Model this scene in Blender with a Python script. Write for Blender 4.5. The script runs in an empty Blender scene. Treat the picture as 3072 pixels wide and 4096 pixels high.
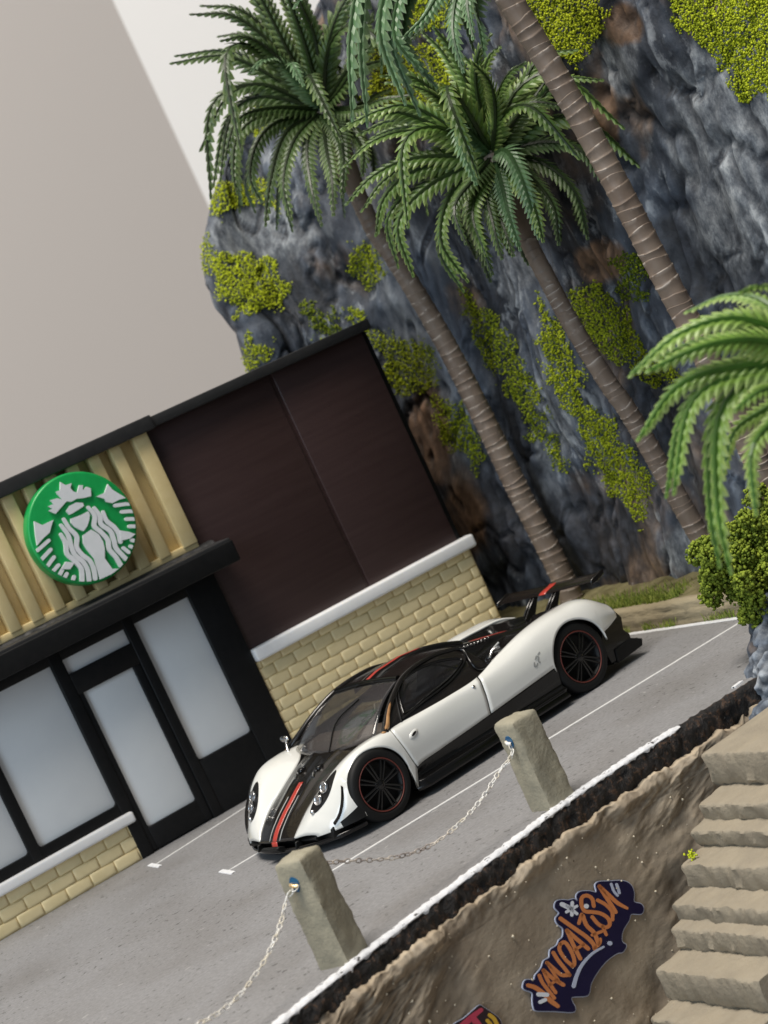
import bpy, bmesh, math, random
import numpy as np
from mathutils import Vector, Matrix, noise
from mathutils.bvhtree import BVHTree
from mathutils.geometry import tessellate_polygon

random.seed(7); RNG = np.random.default_rng(7)
S = 0.001                      # everything below is written in millimetres (a 1:64 diorama)
scene = bpy.context.scene
COL = scene.collection

# ------------------------------------------------------------------ camera
CAM = np.array([-137.03, -330.65, 61.88]); YAW, PITCH, ROLL, FPX = .483794, -.073429, -.434470, 2000.0
def _axes():
    cy, sy, cp, sp = math.cos(YAW), math.sin(YAW), math.cos(PITCH), math.sin(PITCH)
    f = np.array([sy*cp, cy*cp, sp]); r = np.array([cy, -sy, 0.]); u = np.cross(r, f)
    cr, sr = math.cos(ROLL), math.sin(ROLL)
    return cr*r+sr*u, -sr*r+cr*u, f
CR, CU, CF = _axes()
cd = bpy.data.cameras.new('camera'); co = bpy.data.objects.new('camera', cd); COL.objects.link(co)
m = Matrix.Identity(4)
for i in range(3):
    m[i][0], m[i][1], m[i][2], m[i][3] = CR[i], CU[i], -CF[i], CAM[i]*S
co.matrix_world = m
cd.sensor_fit = 'HORIZONTAL'; cd.sensor_width = 36; cd.lens = FPX/768*36
cd.clip_start = .01; cd.clip_end = 20
cd.dof.use_dof = True; cd.dof.focus_distance = .282; cd.dof.aperture_fstop = 88
scene.camera = co

# ------------------------------------------------------------------ light
w = bpy.data.worlds.new('World'); scene.world = w; w.use_nodes = True
w.node_tree.nodes['Background'].inputs[0].default_value = (.80, .88, 1, 1)
w.node_tree.nodes['Background'].inputs[1].default_value = .13
def area(name, loc, target, size, power, col, sy=None):
    l = bpy.data.lights.new(name, 'AREA'); l.energy = power; l.color = col
    l.size = size
    if sy: l.shape = 'RECTANGLE'; l.size_y = sy
    o = bpy.data.objects.new(name, l); COL.objects.link(o)
    o.location = Vector(loc)*S
    o.rotation_euler = (Vector(target)-Vector(loc)).to_track_quat('-Z', 'Y').to_euler()
    return o
area('ceiling_lamp', (-230, -235, 930), (0, -40, 20), .42, 12.6, (1, .93, .84))
area('window_light', (-900, -560, 330), (-10, -60, 20), .40, 4.2, (.68, .84, 1), .7)
scene.view_settings.view_transform = 'Standard'; scene.view_settings.look = 'None'
scene.view_settings.exposure = 0; scene.view_settings.gamma = 1
scene.cycles.max_bounces = 8; scene.cycles.transparent_max_bounces = 12

# ------------------------------------------------------------------ picture to place
def ray(px, py): return CF + ((px/4-384)/FPX)*CR - ((py/4-512)/FPX)*CU
def onz(px, py, z=0.): d = ray(px, py); return CAM + d*((z-CAM[2])/d[2])
def ony(px, py, y=0.): d = ray(px, py); return CAM + d*((y-CAM[1])/d[1])
def at(px, py, Z): return CAM + ray(px, py)*Z
def depth(P): return float((np.asarray(P)-CAM) @ CF)

# ------------------------------------------------------------------ materials
def nd(nt, t, **k):
    n = nt.nodes.new(t)
    for a, b in k.items(): setattr(n, a, b)
    return n
def mmcoord(nt, scale=1., stretch=(1, 1, 1)):
    g = nd(nt, 'ShaderNodeNewGeometry'); v = nd(nt, 'ShaderNodeVectorMath', operation='MULTIPLY')
    nt.links.new(g.outputs['Position'], v.inputs[0])
    v.inputs[1].default_value = tuple(1000*scale*s for s in stretch)
    return v.outputs[0]
def ntex(nt, scale, detail=4, rough=.6, stretch=(1, 1, 1)):
    n = nd(nt, 'ShaderNodeTexNoise'); n.inputs['Scale'].default_value = 1
    n.inputs['Detail'].default_value = detail; n.inputs['Roughness'].default_value = rough
    nt.links.new(mmcoord(nt, scale, stretch), n.inputs['Vector']); return n.outputs['Fac']
def ramp(nt, fac, stops, interp='LINEAR'):
    r = nd(nt, 'ShaderNodeValToRGB'); r.color_ramp.interpolation = interp
    e = r.color_ramp.elements
    while len(e) < len(stops): e.new(.5)
    for el, (p, c) in zip(e, stops):
        el.position = p; el.color = (*c, 1) if len(c) == 3 else c
    nt.links.new(fac, r.inputs[0]); return r.outputs[0]
def mix(nt, fac, a, b, mode='MIX'):
    n = nd(nt, 'ShaderNodeMix', data_type='RGBA', blend_type=mode)
    for s, v in ((n.inputs[0], fac), (n.inputs[6], a), (n.inputs[7], b)):
        if hasattr(v, 'is_linked') or hasattr(v, 'node'): nt.links.new(v, s)
        elif isinstance(v, (int, float)): s.default_value = v
        else: s.default_value = (*v, 1)
    return n.outputs[2]
def bsdf(name):
    mt = bpy.data.materials.new(name); mt.use_nodes = True
    return mt, mt.node_tree, mt.node_tree.nodes['Principled BSDF']
def bump(nt, p, h, strength=.3, dist=.2):
    b = nd(nt, 'ShaderNodeBump'); b.inputs['Strength'].default_value = strength
    b.inputs['Distance'].default_value = dist*S
    nt.links.new(h, b.inputs['Height']); nt.links.new(b.outputs[0], p.inputs['Normal'])
def mat(name, c1, c2=None, ns=.6, rough=.5, metal=0, coat=0, bs=0, bscale=3., bd=.15, detail=5, lo=.35, hi=.65, spec=.5, rvar=0, stretch=(1, 1, 1), objvar=0, sss=0):
    mt, nt, p = bsdf(name)
    col = None
    if c2 is not None:
        col = ramp(nt, ntex(nt, ns, detail, .6, stretch), [(lo, c1), (hi, c2)])
    if objvar:
        oi = nd(nt, 'ShaderNodeObjectInfo'); h = nd(nt, 'ShaderNodeHueSaturation')
        mr = nd(nt, 'ShaderNodeMapRange'); mr.inputs[3].default_value = 1-objvar; mr.inputs[4].default_value = 1+objvar
        nt.links.new(oi.outputs['Random'], mr.inputs[0]); nt.links.new(mr.outputs[0], h.inputs['Value'])
        if col is not None: nt.links.new(col, h.inputs['Color'])
        else: h.inputs['Color'].default_value = (*c1, 1)
        col = h.outputs[0]
    if col is not None: nt.links.new(col, p.inputs['Base Color'])
    else: p.inputs['Base Color'].default_value = (*c1, 1)
    p.inputs['Roughness'].default_value = rough; p.inputs['Metallic'].default_value = metal
    p.inputs['Coat Weight'].default_value = coat; p.inputs['Coat Roughness'].default_value = .04
    p.inputs['Specular IOR Level'].default_value = spec
    if sss:
        p.inputs['Subsurface Weight'].default_value = sss; p.inputs['Subsurface Scale'].default_value = .0008
        p.inputs['Subsurface Radius'].default_value = (1, .9, .7)
    if rvar:
        r = nd(nt, 'ShaderNodeMapRange'); r.inputs[3].default_value = rough-rvar; r.inputs[4].default_value = rough+rvar
        nt.links.new(ntex(nt, 1.3, 4), r.inputs[0]); nt.links.new(r.outputs[0], p.inputs['Roughness'])
    if bs: bump(nt, p, ntex(nt, bscale, 5, .6, stretch), bs, bd)
    return mt
M = {}
M['room'] = mat('room_beige', (.575, .54, .515), rough=.8)
M['roomw'] = mat('room_white', (.86, .855, .845), rough=.8)
M['asphalt_base'] = mat('slab', (.03, .028, .026), rough=.9)
M['white_paint'] = mat('white_paint', (.80, .81, .83), (.66, .67, .69), 1.2, .55, bs=.3, bscale=2.5)
def wornwhite():
    mt, nt, p = bsdf('worn_white_paint')
    c = ramp(nt, ntex(nt, 1.1, 3), [(.3, (.66, .67, .70)), (.7, (.82, .83, .85))])
    f = ramp(nt, ntex(nt, .75, 6, .72, (.6, 1.3, 1.3)), [(.585, (0, 0, 0)), (.63, (1, 1, 1))])
    c = mix(nt, f, c, (.05, .045, .045))
    nt.links.new(c, p.inputs['Base Color']); p.inputs['Roughness'].default_value = .55
    bump(nt, p, ntex(nt, 1.6, 5, .65), .6, .3); return mt
M['worn_white'] = wornwhite()
M['line_paint'] = mat('line_paint', (.66, .66, .65), (.47, .47, .47), 2.2, .7, lo=.5, hi=.75)
M['black_plastic'] = mat('black_plastic', (.0045, .005, .0055), (.0075, .0075, .008), .8, .5, bs=.12, bscale=1.5, spec=.25)
M['roof_black'] = mat('roof_black', (.016, .016, .017), (.022, .022, .023), .6, .55, bs=.2, bscale=1.2, bd=.1)
M['brown'] = mat('brown_panel', (.036, .0195, .0185), (.044, .025, .0235), .5, .42, stretch=(.12, 1, 2.2), bs=.12, bscale=1.5, bd=.06, spec=.35)
M['tan'] = mat('tan_plastic', (.60, .475, .235), (.65, .525, .275), .35, .5, bs=.15, bscale=1.1, bd=.08, sss=.15)
M['brick'] = mat('tan_brick', (.67, .555, .31), (.73, .61, .355), .25, .52, bs=.2, bscale=1.2, bd=.07, objvar=.04)
M['mortar'] = mat('tan_mortar', (.58, .45, .215), rough=.7)
M['ledge'] = mat('white_plastic', (.80, .80, .80), (.76, .76, .76), .5, .38, bs=.06, bscale=.8, bd=.05, sss=.2)
M['pane'] = mat('milky_pane', (.735, .76, .775), (.765, .79, .80), .15, .36, bs=.05, bscale=.4, bd=.05)
M['green'] = mat('green_plastic', (.005, .30, .065), (.006, .33, .075), .8, .38, bs=.1, bscale=2.5, bd=.05, sss=.1)
M['emblem'] = mat('emblem_white', (.72, .73, .75), (.66, .69, .69), .6, .45, bs=.1, bscale=2)
M['car_white'] = mat('pearl_white', (.73, .73, .69), rough=.22, coat=1.)
M['car_black'] = mat('gloss_black', (.0045, .0042, .004), rough=.22, coat=.25, spec=.35)
M['carbon'] = mat('carbon_brown_black', (.011, .0088, .0075), (.007, .006, .0052), 3, .25, coat=.35, spec=.4)
M['matt_black'] = mat('matt_black', (.006, .006, .006), rough=.5, spec=.25)
M['tyre'] = mat('tyre_rubber', (.008, .008, .008), rough=.6, spec=.25)
M['red'] = mat('red_paint', (.44, .045, .03), rough=.35, coat=.3)
M['darkred'] = mat('dark_red_ring', (.13, .026, .018), rough=.45)
M['silver'] = mat('silver', (.62, .62, .62), rough=.22, metal=1)
M['grey_print'] = mat('grey_print', (.33, .34, .33), rough=.4)
M['warm_glint'] = mat('painted_warm_glint', (.42, .235, .10), (.30, .15, .06), .8, .22, coat=.4)  # amber colour standing in for warm light caught on the pillar
M['sideglass'] = mat('dark_glass', (.012, .013, .012), rough=.06, coat=.3)
M['bollard'] = mat('bollard_clay', (.35, .32, .235), (.285, .262, .195), .35, .85, bs=.5, bscale=2.2, bd=.25)
M['blue'] = mat('blue_paint', (.006, .065, .17), (.012, .13, .27), 2, .35)
M['brass'] = mat('brass_pin', (.85, .62, .33), rough=.3, metal=.7)
M['chain'] = mat('pale_chain', (.70, .64, .52), (.86, .85, .82), .6, .35, coat=.4, lo=.42, hi=.55)
M['chain_dark'] = mat('brown_chain', (.26, .215, .19), (.66, .60, .52), .45, .35, coat=.4, lo=.44, hi=.60)
M['step'] = mat('step_clay', (.325, .28, .208), (.275, .238, .18), .25, .85, bs=.6, bscale=1.4, bd=.3)
M['rockblue'] = None
M['navy'] = mat('navy_vinyl', (.008, .006, .038), (.010, .008, .046), .4, .5, spec=.2)
M['orange'] = mat('orange_print', (.62, .235, .085), (.57, .20, .07), .3, .5, spec=.25)
M['pale_print'] = mat('pale_print', (.47, .52, .68), rough=.42)
M['white_print'] = mat('white_print', (.74, .78, .86), rough=.42)
M['pink'] = mat('pink_print', (.50, .05, .10), rough=.42)
M['yellow'] = mat('yellow_print', (.62, .38, .035), rough=.42)
M['dark_print'] = mat('dark_print', (.018, .008, .014), rough=.42)
M['pebble'] = mat('pale_grit', (.62, .55, .42), rough=.8)
M['table'] = mat('table', (.22, .19, .16), rough=.7)

def asphalt():
    mt, nt, p = bsdf('asphalt_print')
    base = ramp(nt, ntex(nt, .035, 4, .55), [(.3, (.20, .193, .188)), (.55, (.262, .26, .264)), (.8, (.225, .22, .217))])
    fine = ramp(nt, ntex(nt, 1.6, 4, .7), [(.3, (.74, .74, .75)), (.7, (1.12, 1.12, 1.12))])
    c = mix(nt, 1., base, fine, 'MULTIPLY')
    sp = ramp(nt, ntex(nt, .85, 3, .62), [(.61, (0, 0, 0)), (.655, (1, 1, 1))])
    patch = ramp(nt, ntex(nt, .05, 2), [(.36, (.2, .2, .2)), (.58, (.9, .9, .9))])
    f = mix(nt, 1., sp, patch, 'MULTIPLY')
    c = mix(nt, f, c, (.075, .073, .072))
    sp2 = ramp(nt, ntex(nt, .55, 2, .5, (1, 1.1, 1)), [(.70, (0, 0, 0)), (.74, (.55, .55, .55))])
    c = mix(nt, sp2, c, (.40, .395, .385))
    nt.links.new(c, p.inputs['Base Color']); p.inputs['Roughness'].default_value = .62
    p.inputs['Specular IOR Level'].default_value = .35
    bump(nt, p, ntex(nt, 2.2, 4, .7), .25, .1); return mt
M['asphalt'] = asphalt()
def blackfoam():
    mt, nt, p = bsdf('black_foam')
    c = ramp(nt, ntex(nt, 1.1, 5, .7), [(.40, (.005, .0045, .0045)), (.55, (.018, .013, .011)), (.615, (.12, .062, .032)), (.65, (.02, .015, .013)), (.71, (.30, .29, .27))])
    nt.links.new(c, p.inputs['Base Color']); p.inputs['Roughness'].default_value = .55
    bump(nt, p, ntex(nt, 2.2, 5, .7), .9, .5); return mt
M['foam'] = blackfoam()
def tanrock():
    mt, nt, p = bsdf('tan_plaster')
    st = (.5, .5, 1)
    c = ramp(nt, ntex(nt, .12, 5, .55), [(.28, (.225, .18, .132)), (.5, (.285, .235, .175)), (.72, (.37, .312, .238))])
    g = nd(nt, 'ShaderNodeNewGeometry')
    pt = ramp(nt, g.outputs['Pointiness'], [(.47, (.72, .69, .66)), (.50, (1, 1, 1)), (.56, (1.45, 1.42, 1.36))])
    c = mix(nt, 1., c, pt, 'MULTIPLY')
    sp = ramp(nt, ntex(nt, 1.2, 2, .5), [(.735, (0, 0, 0)), (.76, (1, 1, 1))])
    c = mix(nt, sp, c, (.5, .44, .33))
    dk = ramp(nt, ntex(nt, .9, 2, .5, (1, 1, 1.3)), [(.20, (1, 1, 1)), (.225, (0, 0, 0))])
    c = mix(nt, dk, c, (.06, .04, .025))
    nt.links.new(c, p.inputs['Base Color']); p.inputs['Roughness'].default_value = .82
    p.inputs['Specular IOR Level'].default_value = .3
    bump(nt, p, ntex(nt, .8, 6, .6, (.8, .8, 1.2)), .55, .28); return mt
M['tanrock'] = tanrock()
def cliffmat(name, near=False):
    mt, nt, p = bsdf(name)
    k = 1.6 if near else 1.
    c = ramp(nt, ntex(nt, .05*k, 8, .68, (1, 1, .32)), [(.36, (.009, .011, .015)), (.47, (.027, .034, .047)), (.56, (.070, .084, .108)), (.66, (.21, .225, .245))])
    dab = ramp(nt, ntex(nt, .30*k, 7, .68, (1, 1, .5)), [(.53, (0, 0, 0)), (.61, (.85, .85, .85))])
    pz = ramp(nt, ntex(nt, .03, 3), [(.40, (.05, .05, .05)), (.62, (1, 1, 1))])
    c = mix(nt, mix(nt, 1., dab, pz, 'MULTIPLY'), c, (.29, .315, .34))
    br = ramp(nt, ntex(nt, .04, 4, .55, (1, 1, .7)), [(.53, (0, 0, 0)), (.62, (.85, .85, .85))])
    if near: br = ramp(nt, ntex(nt, .10, 3), [(.62, (0, 0, 0)), (.70, (.5, .5, .5))])
    c = mix(nt, br, c, ramp(nt, ntex(nt, .3, 5), [(.35, (.055, .036, .024)), (.65, (.20, .135, .09))]))
    if not near:      # paint laid on the rock by hand: dark, pale and earth brown areas
        def painted_(c, name, col, ns, lo=.80, hi=1.1):
            at_ = nd(nt, 'ShaderNodeAttribute'); at_.attribute_name = name
            a = nd(nt, 'ShaderNodeMath', operation='MULTIPLY_ADD'); a.inputs[1].default_value = .8; nt.links.new(at_.outputs['Fac'], a.inputs[0])
            hf = nd(nt, 'ShaderNodeMath', operation='MULTIPLY'); hf.inputs[1].default_value = .55; nt.links.new(ntex(nt, ns, 7, .7, (1, 1, .45)), hf.inputs[0])
            nt.links.new(hf.outputs[0], a.inputs[2])
            return mix(nt, ramp(nt, a.outputs[0], [(.56, (0, 0, 0)), (.74, (.92, .92, .92))]), c, col)
        c = painted_(c, 'dark', ramp(nt, ntex(nt, .4, 5), [(.4, (.010, .012, .016)), (.7, (.036, .042, .055))]), .2)
        c = painted_(c, 'pale', ramp(nt, ntex(nt, .42, 8, .75, (1, 1, .5)), [(.40, (.05, .058, .07)), (.49, (.115, .128, .145)), (.55, (.17, .185, .20)), (.64, (.28, .295, .31))]), .22)
        c = painted_(c, 'brown', ramp(nt, ntex(nt, .22, 5), [(.3, (.06, .036, .02)), (.55, (.17, .10, .058)), (.7, (.26, .16, .10))]), .16)
    c = mix(nt, 1., c, ramp(nt, ntex(nt, .018, 3), [(.36, (.7, .7, .72)), (.5, (1, 1, 1)), (.66, (1.4, 1.38, 1.36))]), 'MULTIPLY')
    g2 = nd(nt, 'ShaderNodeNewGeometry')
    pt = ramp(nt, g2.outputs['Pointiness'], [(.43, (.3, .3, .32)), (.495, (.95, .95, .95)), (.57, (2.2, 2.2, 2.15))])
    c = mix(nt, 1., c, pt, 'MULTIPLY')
    nt.links.new(c, p.inputs['Base Color']); p.inputs['Roughness'].default_value = .6
    p.inputs['Specular IOR Level'].default_value = .4
    bump(nt, p, ntex(nt, .55*k, 8, .72, (1, 1, .6)), .6, .6); return mt
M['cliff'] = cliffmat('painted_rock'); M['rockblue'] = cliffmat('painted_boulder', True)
def tinted(name, dark, mid, light, rough=.75):
    mt, nt, p = bsdf(name)
    a = nd(nt, 'ShaderNodeAttribute'); a.attribute_name = 'tone'
    c = ramp(nt, a.outputs['Fac'], [(0, dark), (.55, mid), (1, light)])
    nt.links.new(c, p.inputs['Base Color']); p.inputs['Roughness'].default_value = rough
    p.inputs['Specular IOR Level'].default_value = .25
    return mt
M['moss'] = tinted('moss', (.085, .125, .008), (.33, .385, .014), (.60, .67, .03))
M['bush'] = tinted('bush_foam', (.05, .08, .010), (.165, .22, .02), (.33, .40, .045))
M['grass'] = tinted('grass', (.10, .16, .025), (.26, .32, .05), (.46, .46, .13))
def frondmat(name, stem, leaf, tip, rough=.42):
    mt, nt, p = bsdf(name)
    a = nd(nt, 'ShaderNodeAttribute'); a.attribute_name = 'tone'
    c = ramp(nt, a.outputs['Fac'], [(0, stem), (.4, leaf), (1, tip)])
    v = ramp(nt, ntex(nt, .25, 3), [(.3, (.75, .75, .75)), (.7, (1.25, 1.25, 1.2))])
    c = mix(nt, 1., c, v, 'MULTIPLY')
    nt.links.new(c, p.inputs['Base Color']); p.inputs['Roughness'].default_value = rough
    p.inputs['Subsurface Weight'].default_value = 0
    t = nd(nt, 'ShaderNodeBsdfTranslucent'); nt.links.new(c, t.inputs[0])
    mx = nd(nt, 'ShaderNodeMixShader'); mx.inputs[0].default_value = .12
    out = nt.nodes['Material Output']
    nt.links.new(p.outputs[0], mx.inputs[1]); nt.links.new(t.outputs[0], mx.inputs[2]); nt.links.new(mx.outputs[0], out.inputs[0])
    return mt
M['frond_dark'] = frondmat('frond_dark', (.013, .024, .005), (.055, .10, .026), (.22, .29, .11))
M['frond_mid'] = frondmat('frond_mid', (.018, .038, .006), (.098, .178, .036), (.36, .45, .15))
M['frond_pale'] = frondmat('frond_pale', (.035, .08, .026), (.105, .20, .09), (.29, .40, .23))
M['frond_lime'] = frondmat('frond_lime', (.05, .13, .015), (.20, .33, .06), (.50, .59, .24))
def trunkmat():
    mt, nt, p = bsdf('palm_trunk')
    a = nd(nt, 'ShaderNodeAttribute'); a.attribute_name = 'tone'
    c = ramp(nt, ntex(nt, .18, 4), [(.3, (.165, .122, .092)), (.7, (.235, .185, .145))])
    wv = nd(nt, 'ShaderNodeMath', operation='MULTIPLY')
    nt.links.new(a.outputs['Fac'], wv.inputs[0])
    nt.links.new(ramp(nt, ntex(nt, .42, 3, .6), [(.51, (0, 0, 0)), (.57, (.85, .85, .85))]), wv.inputs[1])
    c = mix(nt, wv.outputs[0], c, (.52, .46, .40))
    nt.links.new(c, p.inputs['Base Color']); p.inputs['Roughness'].default_value = .5
    p.inputs['Specular IOR Level'].default_value = .4
    bump(nt, p, ntex(nt, .9, 4, .6, (1, 1, .5)), .25, .2); return mt
M['trunk'] = trunkmat()
def glass(name, tint, painted_sheen=.2):
    mt, nt, p = bsdf(name); nt.nodes.remove(p)
    tr = nd(nt, 'ShaderNodeBsdfTransparent'); tr.inputs[0].default_value = (*tint, 1)
    gl = nd(nt, 'ShaderNodeBsdfGlossy'); gl.inputs['Roughness'].default_value = .05
    fr = nd(nt, 'ShaderNodeLayerWeight'); pw = nd(nt, 'ShaderNodeMath', operation='POWER'); pw.inputs[1].default_value = 4
    ma = nd(nt, 'ShaderNodeMath', operation='MULTIPLY_ADD'); ma.inputs[1].default_value = .85; ma.inputs[2].default_value = .05
    nt.links.new(fr.outputs['Facing'], pw.inputs[0]); nt.links.new(pw.outputs[0], ma.inputs[0])
    mx = nd(nt, 'ShaderNodeMixShader'); nt.links.new(ma.outputs[0], mx.inputs[0])
    df = nd(nt, 'ShaderNodeBsdfDiffuse'); df.inputs[0].default_value = (.24, .23, .24, 1)  # grey diffuse mixed in as a painted reflection of the pale room
    m2 = nd(nt, 'ShaderNodeMixShader'); m2.inputs[0].default_value = painted_sheen; nt.links.new(tr.outputs[0], m2.inputs[1]); nt.links.new(df.outputs[0], m2.inputs[2])
    nt.links.new(m2.outputs[0], mx.inputs[1]); nt.links.new(gl.outputs[0], mx.inputs[2])
    nt.links.new(mx.outputs[0], nt.nodes['Material Output'].inputs[0]); return mt
M['glass'] = glass('tinted_windscreen', (.92, .91, .88), .10); M['glass_dark'] = glass('tinted_side_window', (.34, .34, .31), .03)

# ------------------------------------------------------------------ mesh helpers
def empty(name, loc, label, cat, group=None, rz=0.):
    o = bpy.data.objects.new(name, None); COL.objects.link(o)
    o.location = Vector(loc)*S; o.rotation_euler = (0, 0, rz); o.empty_display_size = .005
    o['label'] = label; o['category'] = cat
    if group: o['group'] = group
    return o
def tag(o, label, cat=None, group=None, kind=None):
    o['label'] = label
    if cat: o['category'] = cat
    if group: o['group'] = group
    if kind: o['kind'] = kind
    return o
def link(name, me, parent=None, world=True):
    o = bpy.data.objects.new(name, me); COL.objects.link(o)
    if parent is not None:
        o.parent = parent
        if world and parent.type == 'EMPTY' and not parent.get('_local'):
            o.location = -parent.location
    return o
def mk(name, V, F, mt, parent=None, smooth=False, tone=None, world=True, ftone=None):
    me = bpy.data.meshes.new(name)
    me.from_pydata((np.asarray(V, float)*S).tolist(), [], [list(map(int, f)) for f in F])
    me.materials.append(M[mt] if isinstance(mt, str) else mt)
    if smooth: me.polygons.foreach_set('use_smooth', [True]*len(me.polygons))
    if tone is not None:
        a = me.attributes.new('tone', 'FLOAT', 'POINT'); a.data.foreach_set('value', np.asarray(tone, np.float32))
    me.update()
    return link(name, me, parent, world)
def mkbm(name, bm, mt, parent=None, smooth=False, world=True):
    bmesh.ops.recalc_face_normals(bm, faces=bm.faces)
    bmesh.ops.scale(bm, vec=(S, S, S), verts=bm.verts)
    me = bpy.data.meshes.new(name); bm.to_mesh(me); bm.free()
    me.materials.append(M[mt] if isinstance(mt, str) else mt)
    if smooth: me.polygons.foreach_set('use_smooth', [True]*len(me.polygons))
    return link(name, me, parent, world)
def autosmooth(o, ang=40):
    me = o.data; me.polygons.foreach_set('use_smooth', [True]*len(me.polygons))
    me.set_sharp_from_angle(angle=math.radians(ang)); return o
def boxbm(x0, x1, y0, y1, z0, z1, bev=.1, seg=2):
    bm = bmesh.new(); bmesh.ops.create_cube(bm, size=1)
    for v in bm.verts:
        v.co = (x0+(v.co.x+.5)*(x1-x0), y0+(v.co.y+.5)*(y1-y0), z0+(v.co.z+.5)*(z1-z0))
    if bev: bmesh.ops.bevel(bm, geom=bm.edges[:], offset=bev, segments=seg, affect='EDGES', profile=.5)
    return bm
def box(name, x0, x1, y0, y1, z0, z1, mt, parent=None, bev=.1, seg=2, world=True):
    return autosmooth(mkbm(name, boxbm(x0, x1, y0, y1, z0, z1, bev, seg), mt, parent, False, world), 50)
def gridfaces(nu, nv, closed_u=False):
    F = []
    for i in range(nu if closed_u else nu-1):
        for j in range(nv-1):
            a = i*nv+j; b = ((i+1) % nu)*nv+j
            F.append((a, b, b+1, a+1))
    return F
def grid(name, P, mt, parent=None, smooth=True, closed_u=False, thick=0, flip=None, world=True, tone=None):
    P = np.asarray(P, float); nu, nv = P.shape[:2]
    F = gridfaces(nu, nv, closed_u)
    if flip is not None:       # make the faces look along 'flip'
        e = np.cross(P[1:, :-1]-P[:-1, :-1], P[:-1, 1:]-P[:-1, :-1]).reshape(-1, 3).sum(0)
        if e @ np.asarray(flip) < 0: F = [f[::-1] for f in F]
    o = mk(name, P.reshape(-1, 3), F, mt, parent, smooth, world=world, tone=tone)
    if thick:
        md = o.modifiers.new('solid', 'SOLIDIFY'); md.thickness = thick*S; md.offset = -1
    return o
def tube(path, rad, n=8, cap=True):
    path = np.asarray(path, float); k = len(path); rad = np.broadcast_to(rad, (k,)) if np.ndim(rad) < 2 else rad
    T = np.gradient(path, axis=0); T /= np.linalg.norm(T, axis=1)[:, None]+1e-9
    ref = np.array([0, 0, 1.]) if abs(T[0][2]) < .9 else np.array([1., 0, 0])
    V = []; N = np.cross(T[0], ref); N /= np.linalg.norm(N)
    for i in range(k):
        N = N - (N@T[i])*T[i]; N /= np.linalg.norm(N)+1e-9; B = np.cross(T[i], N)
        for a in np.arange(n)*2*math.pi/n: V.append(path[i]+rad[i]*(math.cos(a)*N+math.sin(a)*B))
    F = []
    for i in range(k-1):
        for j in range(n):
            F.append((i*n+j, i*n+(j+1) % n, (i+1)*n+(j+1) % n, (i+1)*n+j))
    if cap: F += [tuple(range(n))[::-1], tuple(range((k-1)*n, k*n))]
    return np.array(V), F
def mtube(name, path, rad, mt, parent=None, n=8, world=True):
    V, F = tube(path, rad, n); return autosmooth(mk(name, V, F, mt, parent, False, world=world), 60)
def crom(P, n):
    P = np.asarray(P, float); k = len(P)
    Q = np.vstack([2*P[0]-P[1], P, 2*P[-1]-P[-2]]); out = []
    for t in np.linspace(0, k-1-1e-9, n):
        i = int(t); f = t-i; a, b, c, d = Q[i:i+4]
        out.append(.5*((2*b)+(c-a)*f+(2*a-5*b+4*c-d)*f*f+(-a+3*b-3*c+d)*f**3))
    return np.array(out)
def spl(xs, ys):
    xs = np.asarray(xs, float); ys = np.asarray(ys, float)
    d = np.gradient(ys, xs, axis=0) if ys.ndim == 1 else np.stack([np.gradient(c, xs) for c in ys.T], 1)
    def f(x):
        x = min(max(x, xs[0]), xs[-1]); i = min(np.searchsorted(xs, x, 'right')-1, len(xs)-2)
        h = xs[i+1]-xs[i]; t = (x-xs[i])/h
        return (2*t**3-3*t*t+1)*ys[i]+(t**3-2*t*t+t)*h*d[i]+(-2*t**3+3*t*t)*ys[i+1]+(t**3-t*t)*h*d[i+1]
    return f
def fbm(p, oct=5, s=1.):
    return noise.fractal(Vector(p)*s, 1.0, 2.0, oct, noise_basis='PERLIN_ORIGINAL')
def prism(name, pts, n, h, mt, parent=None, world=True, bev=0):
    """a closed outline pts (k,3) raised by h along n"""
    pts = np.asarray(pts, float); n = np.asarray(n, float); bm = bmesh.new()
    a = [bm.verts.new(p) for p in pts]; b = [bm.verts.new(p+n*h) for p in pts]
    for tri in tessellate_polygon([[Vector(p) for p in pts]]):
        for q in (a, b):
            try: bm.faces.new([q[i] for i in tri])
            except ValueError: pass
    for i in range(len(a)): bm.faces.new((a[i], a[(i+1) % len(a)], b[(i+1) % len(a)], b[i]))
    return autosmooth(mkbm(name, bm, mt, parent, False, world), 40)
def ribbon(path2, wid):
    """outline of a stroke with round ends in 2D"""
    p = crom(path2, max(10, 6*len(path2))) if len(path2) > 2 else np.array([np.array(path2[0])+(np.array(path2[1])-path2[0])*t for t in np.linspace(0, 1, 4)])
    wv = np.interp(np.linspace(0, 1, len(p)), np.linspace(0, 1, np.size(wid)), np.atleast_1d(wid)) if np.size(wid) > 1 else np.full(len(p), wid)
    t = np.gradient(p, axis=0); t /= np.linalg.norm(t, axis=1)[:, None]+1e-9; nn = np.stack([-t[:, 1], t[:, 0]], 1)
    L = p+nn*wv[:, None]/2; R = p-nn*wv[:, None]/2
    e = [p[-1]+wv[-1]/2*(math.cos(a)*nn[-1]+math.sin(a)*t[-1]) for a in np.linspace(0, math.pi, 6)[1:-1]]
    s = [p[0]+wv[0]/2*(-math.cos(a)*nn[0]-math.sin(a)*t[0]) for a in np.linspace(0, math.pi, 6)[1:-1]]
    return L, R, e, s
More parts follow.
